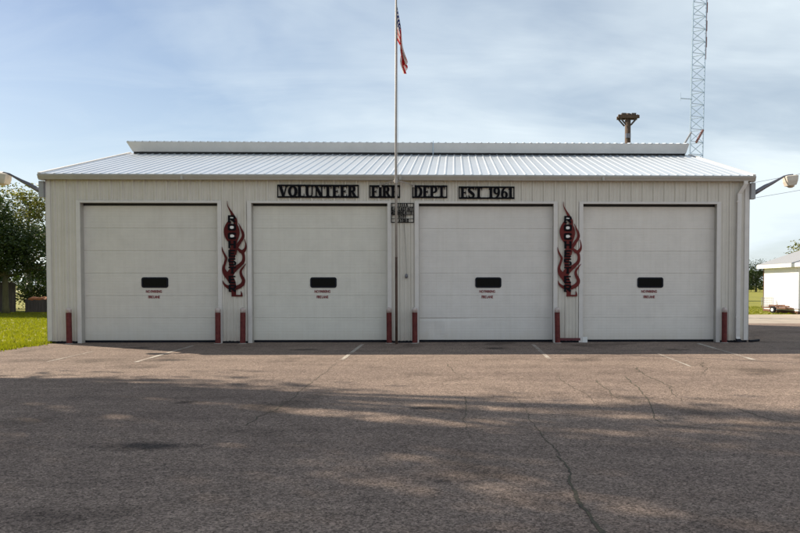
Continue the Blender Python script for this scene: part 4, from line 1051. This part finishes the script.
# far trees at the right, and a wood line round the horizon
protos = []
for s_ in range(4):
    rnd = random.Random(50+s_); L = [(rnd.uniform(-2.4, 2.4), rnd.uniform(-2, 2), rnd.uniform(2.4, 6.0), rnd.uniform(1.6, 2.6), rnd.uniform(1.6, 2.6), rnd.uniform(1.3, 2.2)) for _ in range(7)]
    L += [(rnd.uniform(-2.4, 2.4), rnd.uniform(-1.5, 1.5), 1.7, 2.3, 2.0, 1.5) for _ in range(2)]
    protos.append((limbs(2.2, .2, L, 50+s_), crown_mesh(L, 7000, .36, 50+s_)))
pm = []
for tb, cm in protos:
    me = bpy.data.meshes.new('trunk'); tb.to_mesh(me); tb.free(); pm.append((me, cm))
first = [True]*4
def far_tree(i, x, y, sc, leafm, label, group, rz=0):
    t = thing('field_tree', (x, y, -.05), label, 'tree', group, rz)
    for nm, me, m in (('trunk', pm[i][0], M['bark']), ('crown', pm[i][1], leafm)):
        o = bpy.data.objects.new(nm, me); C.objects.link(o); o.parent = t
        if not me.materials: me.materials.append(None)
        o.material_slots[0].link = 'OBJECT'; o.material_slots[0].material = m
    t.scale = (sc, sc, sc); return t
far_tree(0, 28.3, 34.0, .68, M['leaf_yellow'], 'yellow-green tree rising behind the white building roof at the right edge', 'trees at the right', .3)
far_tree(1, 68.5, 140, .90, M['leaf_dark'], 'dark bushy tree seen between the station and the white building', 'trees at the right', .2)
far_tree(2, 61.5, 138, .85, M['leaf_dark'], 'dark low tree half hidden by the right wall of the station', 'trees at the right', 1.2)
far_tree(3, 75, 141, .9, M['leaf_mid'], 'mid green tree just behind the corner of the white building', 'trees at the right', 2.2)
far_tree(1, 55, 142, .9, M['leaf_mid'], 'field tree hidden behind the right end of the station', 'trees at the right', 4)
# a wooded horizon: one mass (countless trees)
b_v, b_f = [], []
rnd = random.Random(77)
for k in range(30000):
    a = rnd.uniform(0, 2*math.pi); d = rnd.uniform(230, 262); hgt = 7.5+4.0*noise.noise((math.cos(a)*6, math.sin(a)*6, 1))+2*noise.noise((math.cos(a)*25, math.sin(a)*25, 5))
    z = hgt*rnd.random()**.7; q = Vector((d*math.cos(a), d*math.sin(a), z)); s = rnd.uniform(.5, 1.3)
    a1 = Vector((rnd.gauss(0, 1), rnd.gauss(0, 1), rnd.gauss(0, 1))).normalized(); n_ = Vector((rnd.gauss(0, 1), rnd.gauss(0, 1), rnd.gauss(0, 1))); bb = a1.cross(n_).normalized()
    i0 = len(b_v); b_v += [q-a1*s, q+bb*s*.8, q+a1*s, q-bb*s*.8]; b_f.append((i0, i0+1, i0+2, i0+3))
me = bpy.data.meshes.new('distant_wood'); me.from_pydata(b_v, [], b_f)
dw = obj('distant_wood', me, M['leaf_dark']); dw['kind'] = 'stuff'; dw['label'] = 'far line of dark woods along the horizon'; dw['category'] = 'woods'

# ------------------------------------------------------------------ grass blades
rnd = random.Random(9); gv, gf = [], []
def tuft(x, y, h):
    for _ in range(5):
        a = rnd.uniform(0, 6.283); l = rnd.uniform(.5, 1)*h; x1 = x+rnd.uniform(-.05, .05); y1 = y+rnd.uniform(-.05, .05); dx_, dy_ = math.cos(a)*.012, math.sin(a)*.012
        lx, ly = rnd.gauss(0, .35)*l, rnd.gauss(0, .35)*l; i0 = len(gv)
        gv.extend([(x1-dx_, y1-dy_, -.02), (x1+dx_, y1+dy_, -.02), (x1+lx, y1+ly, l)]); gf.append((i0, i0+1, i0+2))
for _ in range(26000):
    y = rnd.uniform(-3.5, 23); x = -9.95 - (rnd.random()**1.3)*17
    tuft(x, y, rnd.uniform(.04, .09))
for _ in range(2600): 
    y = rnd.uniform(-9, .3); tuft(-9.85+rnd.gauss(0, .16)+.15*noise.noise((1, y*1.7, 3)), y, rnd.uniform(.05, .12))
for _ in range(5000):
    tuft(rnd.uniform(12, 34), 19.2+rnd.random()*14, rnd.uniform(.05, .1))
me = bpy.data.meshes.new('grass'); me.from_pydata(gv, [], gf)
g = obj('grass', me, M['grassblade']); g['kind'] = 'stuff'; g['label'] = 'sunlit yellow-green mown grass'; g['category'] = 'grass'

# ------------------------------------------------------------------ repeated small parts become meshes of their own
def split_loose(o):
    bm = bmesh.new(); bm.from_mesh(o.data); bm.verts.ensure_lookup_table(); seen = set(); isl = []
    for v in bm.verts:
        if v.index in seen: continue
        st = [v]; seen.add(v.index); cur = []
        while st:
            q = st.pop(); cur.append(q.index)
            for e in q.link_edges:
                w_ = e.other_vert(q)
                if w_.index not in seen: seen.add(w_.index); st.append(w_)
        isl.append(set(cur))
    base = o.name.split('.')[0]
    for k, I in enumerate(isl):
        me = bpy.data.meshes.new(base); idx = {a: n for n, a in enumerate(sorted(I))}
        me.from_pydata([bm.verts[a].co.copy() for a in sorted(I)], [], [[idx[v.index] for v in f.verts] for f in bm.faces if f.verts[0].index in I])
        for m_ in o.data.materials: me.materials.append(m_)
        if k == 0: first_me = me
        else:
            c = o.copy(); c.data = me; C.objects.link(c)
    bm.free(); o.data = first_me
for o in list(bpy.data.objects):
    if o.type == 'MESH' and o.name.split('.')[0] in ('foundation', 'antenna', 'gutter_seam', 'downspout_strap', 'letter_backing', 'insulator', 'brace', 'standoff', 'log'): split_loose(o)
